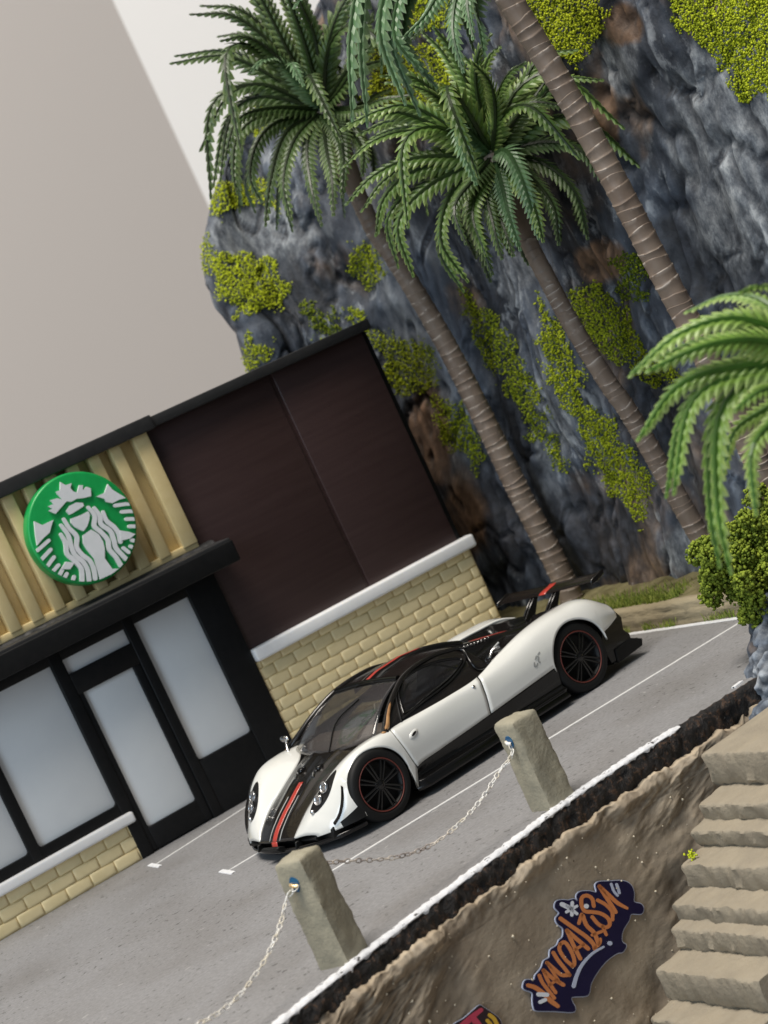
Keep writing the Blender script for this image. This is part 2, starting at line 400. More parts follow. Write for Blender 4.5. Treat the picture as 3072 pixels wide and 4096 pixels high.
def stroke(name, path2, wid, to3, n, h, mt, parent=None, world=True):
    """a raised stroke; to3 maps 2D to 3D"""
    L, R, e, s = ribbon(path2, wid); k = len(L)
    V = [to3(q) for q in L]+[to3(q) for q in R]+[to3(q) for q in e]+[to3(q) for q in s]
    top = [(i, i+1, k+i+1, k+i) for i in range(k-1)]
    ev = list(range(2*k, 2*k+len(e))); sv = list(range(2*k+len(e), 2*k+len(e)+len(s)))
    top += [tuple([k-1]+ev+[2*k-1]), tuple([k]+sv+[0])]
    V = np.array(V); m0 = len(V); V = np.vstack([V, V+np.asarray(n)*h])
    loop = list(range(k))+ev+list(range(2*k-1, k-1, -1))+sv
    F = [tuple(i+m0 for i in f) for f in top]+[(loop[i], loop[(i+1) % len(loop)], loop[(i+1) % len(loop)]+m0, loop[i]+m0) for i in range(len(loop))]
    bm = bmesh.new(); bv = [bm.verts.new(v) for v in V]
    for f in F:
        try: bm.faces.new([bv[i] for i in f])
        except ValueError: pass
    return autosmooth(mkbm(name, bm, mt, parent, False, world), 40)
OCT_V = np.array([(1, 0, 0), (-1, 0, 0), (0, 1, 0), (0, -1, 0), (0, 0, 1), (0, 0, -1)], float)
OCT_F = np.array([(0, 2, 4), (2, 1, 4), (1, 3, 4), (3, 0, 4), (2, 0, 5), (1, 2, 5), (3, 1, 5), (0, 3, 5)])
def crumbs(name, pts, size, tones, mt, parent=None, flat=.3):
    """thousands of foam crumbs as one mesh"""
    n = len(pts); pts = np.asarray(pts, float); size = np.broadcast_to(size, (n,))
    q = RNG.normal(size=(n, 4)); q /= np.linalg.norm(q, axis=1)[:, None]
    w_, x, y, z = q.T
    R = np.stack([1-2*(y*y+z*z), 2*(x*y-z*w_), 2*(x*z+y*w_), 2*(x*y+z*w_), 1-2*(x*x+z*z), 2*(y*z-x*w_), 2*(x*z-y*w_), 2*(y*z+x*w_), 1-2*(x*x+y*y)], 1).reshape(n, 3, 3)
    sc = size[:, None, None]*(1+flat*RNG.uniform(-1, 1, (n, 6, 1)))
    V = (np.einsum('nij,kj->nki', R, OCT_V)*sc+pts[:, None]).reshape(-1, 3)
    F = (OCT_F[None]+6*np.arange(n)[:, None, None]).reshape(-1, 3)
    me = bpy.data.meshes.new(name); me.vertices.add(len(V)); me.vertices.foreach_set('co', (V*S).astype(np.float32).ravel())
    me.loops.add(len(F)*3); me.loops.foreach_set('vertex_index', F.ravel().astype(np.int32))
    me.polygons.add(len(F)); me.polygons.foreach_set('loop_start', np.arange(0, len(F)*3, 3, dtype=np.int32)); me.polygons.foreach_set('loop_total', np.full(len(F), 3, np.int32))
    a = me.attributes.new('tone', 'FLOAT', 'POINT'); a.data.foreach_set('value', np.repeat(np.asarray(tones, np.float32), 6))
    me.materials.append(M[mt]); me.update(calc_edges=True); me.validate()
    return link(name, me, parent)

# ================================================================== the setting
def struct(o, label): return tag(o, label, kind='structure')
# room walls far behind: a beige wall, and a white one past the corner
cx, cy = 233, 400
struct(box('wall', -1500, cx+12, cy, cy+20, -600, 1500, 'room', bev=0), 'plain beige room wall far behind the shop')
o = mk('wall', [(cx-5, cy+2, -600), (cx+1300, cy-520, -600), (cx+1308, cy-500, -600), (cx+8, cy+22, -600),
                (cx-5, cy+2, 1500), (cx+1300, cy-520, 1500), (cx+1308, cy-500, 1500), (cx+8, cy+22, 1500)],
       [(0, 1, 5, 4), (1, 2, 6, 5), (2, 3, 7, 6), (3, 0, 4, 7), (4, 5, 6, 7), (0, 3, 2, 1)], 'roomw')
struct(o, 'pale white room wall far behind the cliff and palms')
struct(box('ground', -900, 1200, -320, cy, -62, -52, 'table', bev=0), 'table top under the diorama')

# the front edge of the car park
EX = [-150, -110, -90, -67.3, -50.7, -28.7, -12.8, 5.6, 20, 34, 48, 80]
EY = [-158, -141.5, -132.6, -124.6, -119.4, -114.2, -110.6, -109.4, -109.3, -109.2, -109.2, -109.2]
edge = spl(EX, EY)
xs = np.linspace(-150, 80, 150)
top = [(x, edge(x), 0) for x in xs]+[(80, 75, 0), (-150, 75, 0)]
struct(prism('parking_lot', [(p[0], p[1], 0) for p in top], (0, 0, -1), 2.4, 'asphalt'), 'grey printed asphalt of the car park')

def paint(name, pts, wid, z=.03, h=.05, mt='line_paint', wob=.06):
    pts = np.array(pts, float); q = np.array([pts[0]+(pts[1]-pts[0])*t for t in np.linspace(0, 1, 60)]) if len(pts) == 2 else crom(pts, 120)
    t = np.gradient(q, axis=0); t /= np.linalg.norm(t, axis=1)[:, None]; n = np.stack([-t[:, 1], t[:, 0]], 1)
    P = []
    for i, (c, nn) in enumerate(zip(q, n)):
        a = wid/2+wob*fbm((c[0]*1.3, c[1]*1.3, 3.1), 3); b = wid/2+wob*fbm((c[0]*1.3, c[1]*1.3, 9.7), 3)
        e = .35 if i in (0, len(q)-1) else 1
        P.append([(*(c-nn*a*e), z-.06), (*(c-nn*a*e*.9), z+h), (*(c+nn*b*e*.9), z+h), (*(c+nn*b*e), z-.06)])
    return grid(name, P, mt, flip=(0, 0, 1), smooth=False)
struct(paint('parking_line', [(-36.5, -77.7), (45.6, -77.5)], .62), 'long white parking bay line beside the car')
struct(paint('parking_line', [(-36.6, -43.4), (45, -41.5)], .55), 'white parking bay line running under the car')
struct(paint('parking_line', [(-35.8, -10), (-1, -2.4)], .5), 'white parking bay line close to the shop front')
for y, x, n in ((-77.6, -36.6, 'behind the bollard'), (-43.4, -36.8, 'ahead of the car nose'), (-10.1, -36.1, 'by the shop door')):
    struct(paint('line_end_mark', [(x-.2, y-3.3), (x+.2, y+2.6)], .95, mt='white_paint', h=.09), 'white blob ending the parking line '+n)
struct(paint('parking_line', [(47.2, -36), (47.0, -78)], 1.1, mt='white_paint'), 'white edge line along the foot of the stone kerb')
# thick white paint along the broken front edge
P = []
for x in np.concatenate([np.linspace(-150, 4.6, 420), np.linspace(4.7, 6.2, 12)]):
    e = edge(x); c = max(.05, min(1, (6.2-x)/1.2))**.5
    wd = c*(1.18+.5*fbm((x*.5, 0, 1), 3)+.45*fbm((x*1.7, 4, 1), 3)); b = c*(.28+.16*fbm((x*1.1, 7, 2), 3))
    dr = c*(.15+1.3*max(0, fbm((x*.6, 2, 5), 4)))
    P.append([(x, e+wd, -.05), (x, e+wd-.12, b*.7), (x, e+wd*.5, b), (x, e-.12*c, b*.9), (x, e-.38*c, b*.1-.1), (x, e-.40*c, -dr*.6), (x, e-.25*c, -dr-.1)])
struct(grid('edge_line', P, 'worn_white', flip=(0, -.5, 1)), 'thick uneven white paint along the front edge of the car park')
# rough black slab edge
P = []
for x in np.linspace(-150, 30, 620):
    e = edge(x); row = []
    for k, (dy, z) in enumerate([(.5, .02), (-.05, .03), (-.35, -.4), (-.5, -1.0), (-.5, -1.7), (-.45, -2.6), (-.3, -3.6), (.1, -5.0)]):
        a = fbm((x*.55, k*.8, z*.9), 5); g = .55 if k > 1 else .12
        lift = .28*max(0, fbm((x*.9, 3, 3), 3)) if (x > 5.5 and k <= 1) else 0
        row.append((x, e+dy+a*g, z+.25*g*fbm((x*.8, z, 8), 4)+lift))
    P.append(row)
struct(grid('slab_edge', P, 'foam', flip=(0, -1, .2)), 'rough black foam edge of the car park slab')
struct(paint('edge_line', [(17.6, -107.7), (19.6, -107.2)], .8, mt='white_paint', h=.2), 'short white paint dab at the end of the black edge')

# ------------------------------------------------------------------ tan retaining wall
wtop = lambda x: float(np.interp(x, [-110, -60, -30, 0, 12, 24], [-2.1, -2.2, -2.7, -3.4, -3.3, -2.8]))
def wally(x, z):
    e = edge(x); base = e-.55-(.07*(-z))
    zt = wtop(x)-1.1; lip = -.95*math.exp(-((z-zt)/1.0)**2)*(.6+.9*fbm((x*.22, 3.3, .2), 3))
    return base+lip
STK = (-25.5, -14.8)      # the plaster is flat under the sticker
SA = wally(*STK); SBX = (wally(STK[0]+9, STK[1])-wally(STK[0]-9, STK[1]))/18; SBZ = (wally(STK[0], STK[1]+6)-wally(STK[0], STK[1]-6))/12
splane = lambda x, z: SA+SBX*(x-STK[0])+SBZ*(z-STK[1])
P = []
for x in np.linspace(-110, 24, 560):
    row = []
    for k, z in enumerate(np.concatenate([np.linspace(-1.7, -9, 56), np.linspace(-9.25, -52, 130)])):
        z = z+(wtop(x)+1.7)*max(0, 1+(z+1.7)/12)
        a_, b_ = z*.93-x*.37, x*.93+z*.37          # trowel streaks run up to the right
        d = .9*fbm((x*.10, 0, z*.12), 3)+.85*fbm((b_*.11, a_*.42, 4), 5)*(.35+1.3*abs(fbm((x*.06, 3, z*.08), 2)))+.07*fbm((b_*.35, a_*1.1, 9), 3)
        soft = 1-.85*math.exp(-(((x-STK[0])/17)**4+((z-STK[1])/12)**4))
        if z > wtop(x)-3: d += .45*fbm((x*.35, 2, z*.5), 3)
        zq = z-wtop(x); zz = z+(.8*fbm((x*.25, 8, 0), 4)+.35*fbm((x*.8, 1, 0), 3))*max(0, min(1, (zq+1.6)/1.2))
        mk_ = math.exp(-(((x-STK[0])/14.5)**6+((z-STK[1])/10.5)**6))
        y = wally(x, z)*(1-mk_)+splane(x, z)*mk_-d*soft*.9*(1-.8*mk_)
        if k == 0: y = edge(x)+.35
        if k == 1: y = edge(x)-.25
        row.append((x, y, zz-(.9 if k == 0 else 0)))
    P.append(row)
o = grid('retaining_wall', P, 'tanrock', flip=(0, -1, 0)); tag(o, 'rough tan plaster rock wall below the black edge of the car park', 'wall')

# grit stuck on the plaster
pts = []
for _ in range(260):
    x = random.uniform(-70, 4); z = -random.uniform(4, 32)
    a_, b_ = z*.93-x*.37, x*.93+z*.37; pts.append((x, wally(x, z)-.05-.9*(.9*fbm((x*.10, 0, z*.12), 3)+.85*fbm((b_*.11, a_*.42, 4), 5)*(.35+1.3*abs(fbm((x*.06, 3, z*.08), 2)))+.07*fbm((b_*.35, a_*1.1, 9), 3)), z))
o = crumbs('grit', pts, np.abs(RNG.normal(.09, .07, len(pts)))+.05, np.full(len(pts), .5), 'pebble'); tag(o, 'pale sand grit stuck on the tan wall', kind='stuff')

# ------------------------------------------------------------------ stairs
edges_ = [(4.0, -3.2), (-.1, -8.4), (-2.4, -11.0), (-6.3, -13.8), (-10.1, -17.4), (-12.0, -19.8), (-16.4, -23.2), (-19.9, -28.0), (-23.2, -32.0), (-26.4, -36), (-30, -41), (-33.5, -46)]
lows = [-7.4, -10.6, -12.9, -16.9, -19.7, -22.4, -27.1, -31, -35, -40, -45, -52]
st = empty('staircase', (-10, -126, -50), 'tan clay staircase climbing beside the graffiti wall to the car park', 'staircase')
for i, ((x0, z0), zl) in enumerate(zip(edges_, lows)):
    xb = (edges_[i-1][0] if i else 16.0)+1.2
    yf = -136.5+.6*random.uniform(-1, 1)+(-6 if i < 3 else 0); yb = -114.2+.5*random.uniform(-1, 1)-(-z0)*.035
    prof = [(xb, z0+.5), (x0+.45*(xb-x0), z0+.12), (x0+.55, z0+.02), (x0+.12, z0-.1), (x0-.02, z0-.4), (x0+.1, (z0+zl)/2), (x0+.05, zl+.2), (x0+.5, zl-.6)]
    pr_ = [prof[0], ((prof[0][0]*.66+prof[1][0]*.34), prof[0][1]*.66+prof[1][1]*.34), ((prof[0][0]*.33+prof[1][0]*.67), prof[0][1]*.33+prof[1][1]*.67)]+prof[1:]
    P = []
    for y in np.linspace(yf, yb, 70):
        e = min(y-yf, yb-y); rnd = max(0, .5-e)**1.2
        row = []
        for k, (a, b) in enumerate(pr_):
            q = (a*.4, y*.4, b*.4+i*3)
            row.append((a+.34*fbm(q, 5)+.16*fbm((a*1.6, y*1.5, b*1.2+i*7), 3)+.25*fbm((i*5, y*.23, 1), 3)+rnd*.5, y, b+.16*fbm((a*.7, y*.5, 5+i), 5)-rnd*.5+.12*fbm((i, y*.4, 7), 3)))
        P.append(row)
    P = np.array(P); nu, nv = P.shape[:2]
    F = gridfaces(nu, nv); V = list(P.reshape(-1, 3))
    for r_ in (0, nu-1):
        c = len(V); V.append(np.array([xb, P[r_, 0, 1], zl-.6])); ring = [r_*nv+j for j in range(nv)]
        F += [(ring[j], ring[j+1], c) for j in range(nv-1)]
    ob = mk('step', V, F, 'step', st, True); bm = bmesh.new(); bm.from_mesh(ob.data); bmesh.ops.recalc_face_normals(bm, faces=bm.faces); bm.to_mesh(ob.data); bm.free()
    autosmooth(ob, 45)
pts = np.array([-5.2, -116.6, -13.0])+RNG.normal(size=(26, 3))*.25
o = crumbs('moss_tuft', pts, .2, RNG.uniform(.75, 1, 26), 'moss'); tag(o, 'tiny lime green moss tuft on the edge of a stair', 'moss')

# ------------------------------------------------------------------ graffiti stickers on the wall
def onwall(px, py):
    y = -118.0
    for _ in range(6):
        p = ony(px, py, y); y = wally(p[0], p[2])
    return p
def onplane(px, py):
    n = np.array([-SBX, 1, -SBZ]); p0 = np.array([STK[0], SA, STK[1]]); d = ray(px, py)
    return CAM+d*(((p0-CAM) @ n)/(d @ n))
def wall_frame(px, py):
    c = onwall(px, py); a = onwall(px+60, py); b = onwall(px, py-60)
    n = np.cross(a-c, b-c); n /= np.linalg.norm(n)
    if n[1] > 0: n = -n
    return c, n
def sticker(name, label, zx, zy, zs, outline, strokes, rim=.22):
    Z = lambda q: (zx+q[0]*zs, zy+q[1]*zs)
    cen = np.mean(outline, 0); c0, n = wall_frame(*Z(cen))
    if rim: n = -np.array([-SBX, 1, -SBZ]); n /= np.linalg.norm(n)
    def to3(q, lift):
        return (onplane(*Z(q)) if rim else onwall(*Z(q)))+n*(lift+.05)
    root = empty(name, c0+n*.3, label, 'sticker')
    # pale rim, navy sheet, then the print
    ol = np.array(outline, float); k = len(ol)
    ol = np.array([crom(np.vstack([ol[-2:], ol, ol[:2]]), (k+3)*4+1)])[0][8:8+4*k]
    t = np.roll(ol, -1, 0)-np.roll(ol, 1, 0); t /= np.linalg.norm(t, axis=1)[:, None]+1e-9; nn = np.stack([t[:, 1], -t[:, 0]], 1)
    area_ = .5*np.sum(ol[:, 0]*np.roll(ol[:, 1], -1)-np.roll(ol[:, 0], -1)*ol[:, 1])
    if area_ < 0: nn = -nn
    big = ol+nn*9
    prism('backing', [to3(q, .12) for q in big], n, .14, 'pale_print', root)
    prism('sheet', [to3(q, .265) for q in ol], n, .04, 'navy' if rim else 'dark_print', root)
    for nm, path, wd, mt in strokes:
        stroke(nm, path, wd, lambda q: to3(q, .308), n, .02 if mt == 'orange' else .03, mt, root)
    return root
VO = [(100, 1500), (130, 1440), (220, 1440), (235, 1390), (300, 1310), (330, 1230), (390, 1190), (400, 1110), (470, 1060), (500, 1000), (540, 960), (540, 870), (480, 820), (460, 760), (500, 700), (450, 640), (470, 570), (540, 555), (600, 560), (660, 545), (700, 570), (690, 510), (730, 465), (830, 458), (910, 470), (900, 390), (940, 355), (1040, 350), (1200, 345), (1290, 390), (1325, 480), (1325, 575), (1400, 600), (1430, 650), (1405, 710), (1295, 712), (1270, 780), (1200, 900), (1190, 1010), (1238, 1060), (1200, 1130), (1130, 1150), (1010, 1240), (910, 1370), (850, 1480), (830, 1580), (790, 1618), (640, 1630), (645, 1690), (672, 1740), (650, 1795), (440, 1785), (250, 1780), (215, 1740), (205, 1660), (200, 1580), (115, 1545)]
LT = lambda p, w_=46: ('letter', p, w_, 'orange')
VS = [LT([(150, 1500), (230, 1525), (320, 1590), (400, 1670), (480, 1730)], (44, 50, 52, 56, 44)), LT([(275, 1390), (310, 1470), (370, 1550), (440, 1640)], 40),
      LT([(322, 1335), (370, 1450), (455, 1580)], 40), LT([(322, 1335), (420, 1420), (540, 1495)], 44), LT([(385, 1500), (470, 1440)], 30),
      LT([(360, 1250), (440, 1320), (520, 1385), (610, 1385)], 42), LT([(430, 1140), (480, 1220), (560, 1320), (610, 1388)], 42), LT([(362, 1250), (430, 1360), (500, 1470)], 34),
      LT([(505, 1045), (500, 1110), (560, 1210), (640, 1285)], 40), LT([(505, 1045), (555, 1025), (610, 1090), (655, 1190), (662, 1265), (640, 1288)], 42),
      LT([(582, 895), (650, 1050), (728, 1205)], 44), LT([(582, 895), (690, 990), (815, 1095)], 46), LT([(665, 1110), (765, 1050)], 32),
      LT([(510, 762), (640, 855), (790, 960), (870, 1040), (890, 1095)], 46), LT([(885, 1090), (940, 1040), (950, 990)], 36),
      LT([(712, 815), (745, 715)], 38), LT([(755, 730), (800, 840), (880, 920), (930, 1040)], 46), LT([(860, 945), (965, 905)], 34),
      LT([(878, 625), (860, 545), (800, 508), (745, 535), (745, 620), (780, 680), (860, 690), (950, 705), (1030, 755), (1055, 825), (1010, 860), (930, 825), (860, 745)], 42), LT([(975, 850), (1015, 940)], 36),
      LT([(920, 560), (1010, 610), (1080, 690), (1085, 775)], 40), LT([(940, 405), (1010, 520), (1070, 610), (1120, 690)], 44), LT([(940, 405), (1040, 500), (1140, 590), (1245, 648)], (40, 46, 44, 32)),
      ('star_ray', [(525, 605), (620, 650)], 50, 'white_print'), ('star_ray', [(640, 585), (635, 725)], 36, 'white_print'), ('star_ray', [(575, 690), (690, 625)], 32, 'white_print'), ('star_ray', [(580, 620), (690, 710)], 34, 'white_print'),
      ('dash', [(1070, 380), (1100, 460), (1140, 508)], 28, 'pale_print'), ('dash', [(1130, 385), (1150, 440), (1160, 480)], 30, 'pale_print'),
      ('swoosh', [(985, 1075), (860, 1150), (750, 1270), (690, 1390), (655, 1510)], (24, 30, 36, 40, 44), 'pale_print'),
      ('dot', [(1052, 1035), (1058, 1036)], 50, 'pale_print'), ('dot', [(793, 625), (797, 626)], 52, 'white_print'),
      ('dash', [(265, 1600), (360, 1605)], 48, 'white_print'), ('dash', [(285, 1685), (340, 1660)], 42, 'white_print')]
sticker('graffiti_sticker', 'navy sticker with orange VANDALISM lettering on the tan wall', 2050, 3400, .3617, VO, VS)
PO = [(880, 505), (950, 545), (1040, 600), (1140, 670), (1210, 740), (1250, 860), (1240, 1100), (1100, 1350), (700, 1400), (300, 1200), (420, 860), (620, 720), (760, 600)]
PS = [('letter', [(900, 585), (760, 690), (620, 820), (480, 960)], (70, 90, 110, 120), 'pink'), ('letter', [(760, 720), (850, 830), (930, 960), (1000, 1120)], 110, 'pink'), ('dash', [(1040, 670), (1110, 730), (1160, 820)], 66, 'yellow'), ('dash', [(1000, 760), (1060, 830), (1100, 920)], 62, 'yellow'), ('letter', [(560, 980), (680, 1080), (800, 1200)], 90, 'pink')]
sticker('graffiti_sticker', 'pink and yellow graffiti sticker with a black outline low on the tan wall', 1700, 3900, .2411, PO, PS, rim=0)

# ------------------------------------------------------------------ stone kerb and planting bed on the far side
P = []
for y in np.linspace(-86, 6, 300):
    row = []
    for k, (x, z) in enumerate([(48, -.3), (47.9, .6), (48.1, 1.1), (47.8, 1.5), (47.9, 2.4), (48.2, 2.7), (48.0, 3.3), (48.3, 4.0), (49.2, 4.15), (50.4, 4.05), (51, 3.2)]):
        row.append((x+.28*fbm((y*.25, k*.7, 1), 5), y, z+.22*fbm((y*.14, k*.45, 4), 4)))
    P.append(row)
o = grid('stone_kerb', P, mat('kerb_stone', (.26, .215, .13), (.37, .31, .20), .22, .85, bs=.7, bscale=.8, bd=.4, stretch=(1, .4, 1.6)), flip=(-1, 0, .5)); tag(o, 'low layered sandstone kerb behind the white car', 'kerb')
P = [[(x, y, 3.9+.5*fbm((x*.2, y*.2, 2), 4)) for x in np.linspace(50.2, 82, 26)] for y in np.linspace(-87, 26, 86)]
struct(grid('bed', P, mat('bed_soil', (.10, .085, .03), (.24, .21, .10), .25, .9, bs=.6, bscale=1, bd=.4), flip=(0, 0, 1)), 'planting bed of soil and turf at the foot of the cliff')
V, F, tn = [], [], []
for _ in range(5200):
    y = random.uniform(-88, -16); x = 49.3+abs(random.gauss(0, 3.4)); z = 3.9
    if random.random() < .12: x = 47.5; z = random.uniform(0, .4)
    if fbm((x*.1, y*.09, 6), 3) < -.06: continue
    a = random.uniform(0, 6.28); h = random.uniform(.5, 1.7); b = .11; l = random.uniform(.1, .8)
    c, s_ = math.cos(a), math.sin(a); i = len(V)
    V += [(x-b*s_, y+b*c, z), (x+b*s_, y-b*c, z), (x+l*c*.5, y+l*s_*.5, z+h*.7), (x+l*c, y+l*s_, z+h)]
    F += [(i, i+1, i+2), (i+2, i+3, i+1)]; q = random.random(); tn += [q*.5, q*.5, q, q]
o = mk('grass', V, F, 'grass', tone=tn); tag(o, 'green and yellow turf along the top of the stone kerb', kind='stuff')

# ------------------------------------------------------------------ the painted cliff
A_ = [0, .08, .13, .25, .34, .42, .5, .6, .7, .8, .9, 1]
qx = spl(A_, [84, 53, 42, 52, 61, 64, 65, 63.5, 62, 63, 68, 78]); qy = spl(A_, [95, 52, 33, 29, 17, 2, -17, -35, -51, -76, -102, -132])
xl = lambda z: float(np.interp(z, [0, 64, 70, 78, 84, 90, 97, 105, 115, 121, 124, 132, 150], [45.5, 45, 43.5, 46, 44, 44.5, 47, 53, 64, 76, 86, 100, 135]))
def cliffp(a, z):
    x, y = qx(a), qy(a); w_ = min(1, max(0, (.44-a)/.31))
    x += (xl(z)-40.5)*w_; y += .10*z*w_+.02*z
    x += .085*z*(1-w_)
    e = .01; tx, ty = qx(min(1, a+e))-qx(max(0, a-e)), qy(min(1, a+e))-qy(max(0, a-e)); l = math.hypot(tx, ty)
    nx, ny = ty/l, -tx/l
    p = (x*.04, y*.04, z*.017)
    big = noise.ridged_multi_fractal(Vector(p), 1., 2., 5, 1., 2., noise_basis='PERLIN_ORIGINAL')-1.1
    d = 2.2*big+4.6*fbm((x*.035, y*.035, z*.013), 3)+.55*fbm((x*.2, y*.2, z*.07), 5)-1.5*max(0, .12-abs(fbm((x*.06, y*.06, z*.022+4), 4)))/.12-1.1*max(0, .07-abs(fbm((x*.11, y*.11, z*.05+9), 3)))/.07+.55*(noise.ridged_multi_fractal(Vector((x*.12, y*.12, z*.07)), 1., 2., 4, 1., 2., noise_basis='PERLIN_ORIGINAL')-1.1)
    d *= .3+.7*min(1, max(0, (a-.1)/.14))
    return (x+nx*d, y+ny*d, z+.6*fbm((x*.2, y*.2, z*.2), 3))
nu, nv = 330, 210
P = np.array([[cliffp(a, z) for z in np.linspace(1, 150, nv)] for a in np.linspace(0, 1, nu)])
o = grid('cliff', P, 'cliff', flip=(-1, -1, 0))
PAINT = {'pale': [(1560, 250, 120, 180), (1600, 470, 100, 130), (560, 505, 110, 60), (1340, 120, 40, 90), (1100, 570, 60, 70), (1190, 900, 45, 120), (1490, 1190, 60, 60), (1060, 480, 40, 90)],
         'brown': [(925, 950, 50, 120), (1305, 260, 32, 80), (1300, 565, 55, 45), (1345, 55, 45, 45), (1000, 1130, 55, 80)],
         'dark': [(1100, 1010, 80, 190), (1230, 1170, 170, 120), (1480, 560, 110, 110), (1230, 190, 50, 100), (650, 640, 80, 60), (1420, 900, 90, 120)]}
W3 = P.reshape(-1, 3)-CAM; zz_ = W3 @ CF; px_ = (384+FPX*(W3 @ CR)/zz_)*2.16; py_ = (512-FPX*(W3 @ CU)/zz_)*2.16
for k, bl_ in PAINT.items():
    v = np.zeros(len(W3))
    for (a, b, ra, rb) in bl_: v = np.maximum(v, np.exp(-.8*(((px_-a)/ra)**2+((py_-b)/rb)**2)))
    at_ = o.data.attributes.new(k, 'FLOAT', 'POINT'); at_.data.foreach_set('value', v.astype(np.float32))
struct(o, 'painted slate grey rock cliff with brown earth and moss patches')
bvh = BVHTree.FromPolygons([Vector(v) for v in P.reshape(-1, 3)], gridfaces(nu, nv))
def inpoly(x, y, pg):
    r = False; j = len(pg)-1
    for i in range(len(pg)):
        (xi, yi), (xj, yj) = pg[i], pg[j]
        if (yi > y) != (yj > y) and x < (xj-xi)*(y-yi)/(yj-yi)+xi: r = not r
        j = i
    return r
MOSS = [([(1140, -60), (1300, -60), (1290, 60), (1250, 125), (1190, 105), (1150, 60)], .0), ([(1450, -60), (1720, -60), (1720, 195), (1600, 195), (1565, 130), (1480, 60)], .0),
        ([(820, 100), (970, 105), (990, 150), (950, 235), (850, 240), (800, 200)], .1), ([(515, 225), (660, 225), (650, 275), (520, 280)], .1),
        ([(470, 570), (545, 555), (612, 590), (600, 660), (540, 675), (480, 650)], .2), ([(455, 400), (530, 395), (590, 400), (590, 450), (540, 440), (480, 468), (455, 440)], .2),
        ([(438, 510), (462, 495), (466, 560), (445, 595)], .1), ([(528, 730), (582, 735), (577, 775), (530, 810)], 0), ([(655, 665), (722, 665), (722, 725), (680, 725)], -.45), ([(745, 680), (800, 690), (800, 730), (750, 715)], 0),
        ([(762, 530), (822, 535), (832, 600), (795, 622), (760, 580)], -.1), ([(795, 695), (850, 738), (920, 745), (938, 830), (875, 845), (832, 795)], -.15), ([(938, 868), (990, 880), (1052, 985), (1030, 1022), (978, 960)], -.1),
        ([(1010, 655), (1075, 690), (1130, 790), (1160, 870), (1218, 985), (1205, 1012), (1150, 925), (1080, 815), (1028, 740)], -.25), ([(1165, 628), (1200, 690), (1240, 780), (1262, 835), (1200, 830), (1172, 740)], 0),
        ([(1240, 640), (1300, 625), (1400, 750), (1462, 800), (1420, 825), (1330, 775), (1260, 705)], -.15), ([(1330, 560), (1390, 555), (1402, 640), (1350, 650)], -.5), ([(1205, 830), (1262, 870), (1322, 920), (1405, 1030), (1388, 1125), (1320, 1045), (1258, 950)], .0),
        ([(855, 5), (880, -60), (1040, -60), (1000, 60), (900, 60)], 0)]
pts, tn, sz = [], [], []
for pg, sh in MOSS:
    q = np.array(pg)*1.8517; q = q.mean(0)+(q-q.mean(0))*1.12; pg = [tuple(v) for v in q]; lo, hi = q.min(0)-26, q.max(0)+26
    n = int((hi-lo).prod()/27)
    for _ in range(n):
        x, y = random.uniform(lo[0], hi[0]), random.uniform(lo[1], hi[1])
        jx, jy = 52*fbm((x*.011, y*.011, 2), 5)+RNG.normal()*7, 52*fbm((x*.011, y*.011, 12), 5)+RNG.normal()*7
        if not inpoly(x+jx, y+jy, pg): continue
        d = ray(x, y); h = bvh.ray_cast(Vector(CAM), Vector(d).normalized())
        if h[0] is None: continue
        nrm = h[1] if h[1].dot(Vector(d)) < 0 else -h[1]
        pts.append(np.array(h[0])+np.array(nrm)*random.uniform(-.12, .42)); sz.append(random.uniform(.13, .27))
        tn.append(min(1, max(0, random.gauss(.55+sh, .2))))
o = crumbs('moss', pts, np.array(sz), tn, 'moss', flat=.45); tag(o, 'yellow green moss clumps growing on the cliff', kind='stuff')

# ================================================================== the shop
shop = empty('shop_building', (-12, 12, 0), 'miniature coffee shop with black storefront, brown panels and tan brick base', 'building')
XL = -84
box('wall', XL, 50.1, 1.3, 24, 0, 66.6, 'black_plastic', shop, .1)
rf = box('roof', XL, 49.9, -1.9, 24.6, 66.6, 68.55, 'roof_black', shop, .18)
box('fascia', XL, 1.2, -2.5, -1.6, 66.35, 68.95, 'roof_black', rf, .25, 3)
# brown cladding of two panels
box('panel', -.1, 26.9, .35, 1.4, 23, 66.7, 'brown', shop, .18)
box('panel', 27.75, 48.7, .35, 1.4, 23, 66.7, 'brown', shop, .18)
box('joint_strip', 26.85, 27.8, .75, 1.35, 23, 66.7, 'brown', shop, .05)
box('panel_side', 48.6, 49.6, .9, 1.5, 23, 66.7, 'black_plastic', shop, .05)
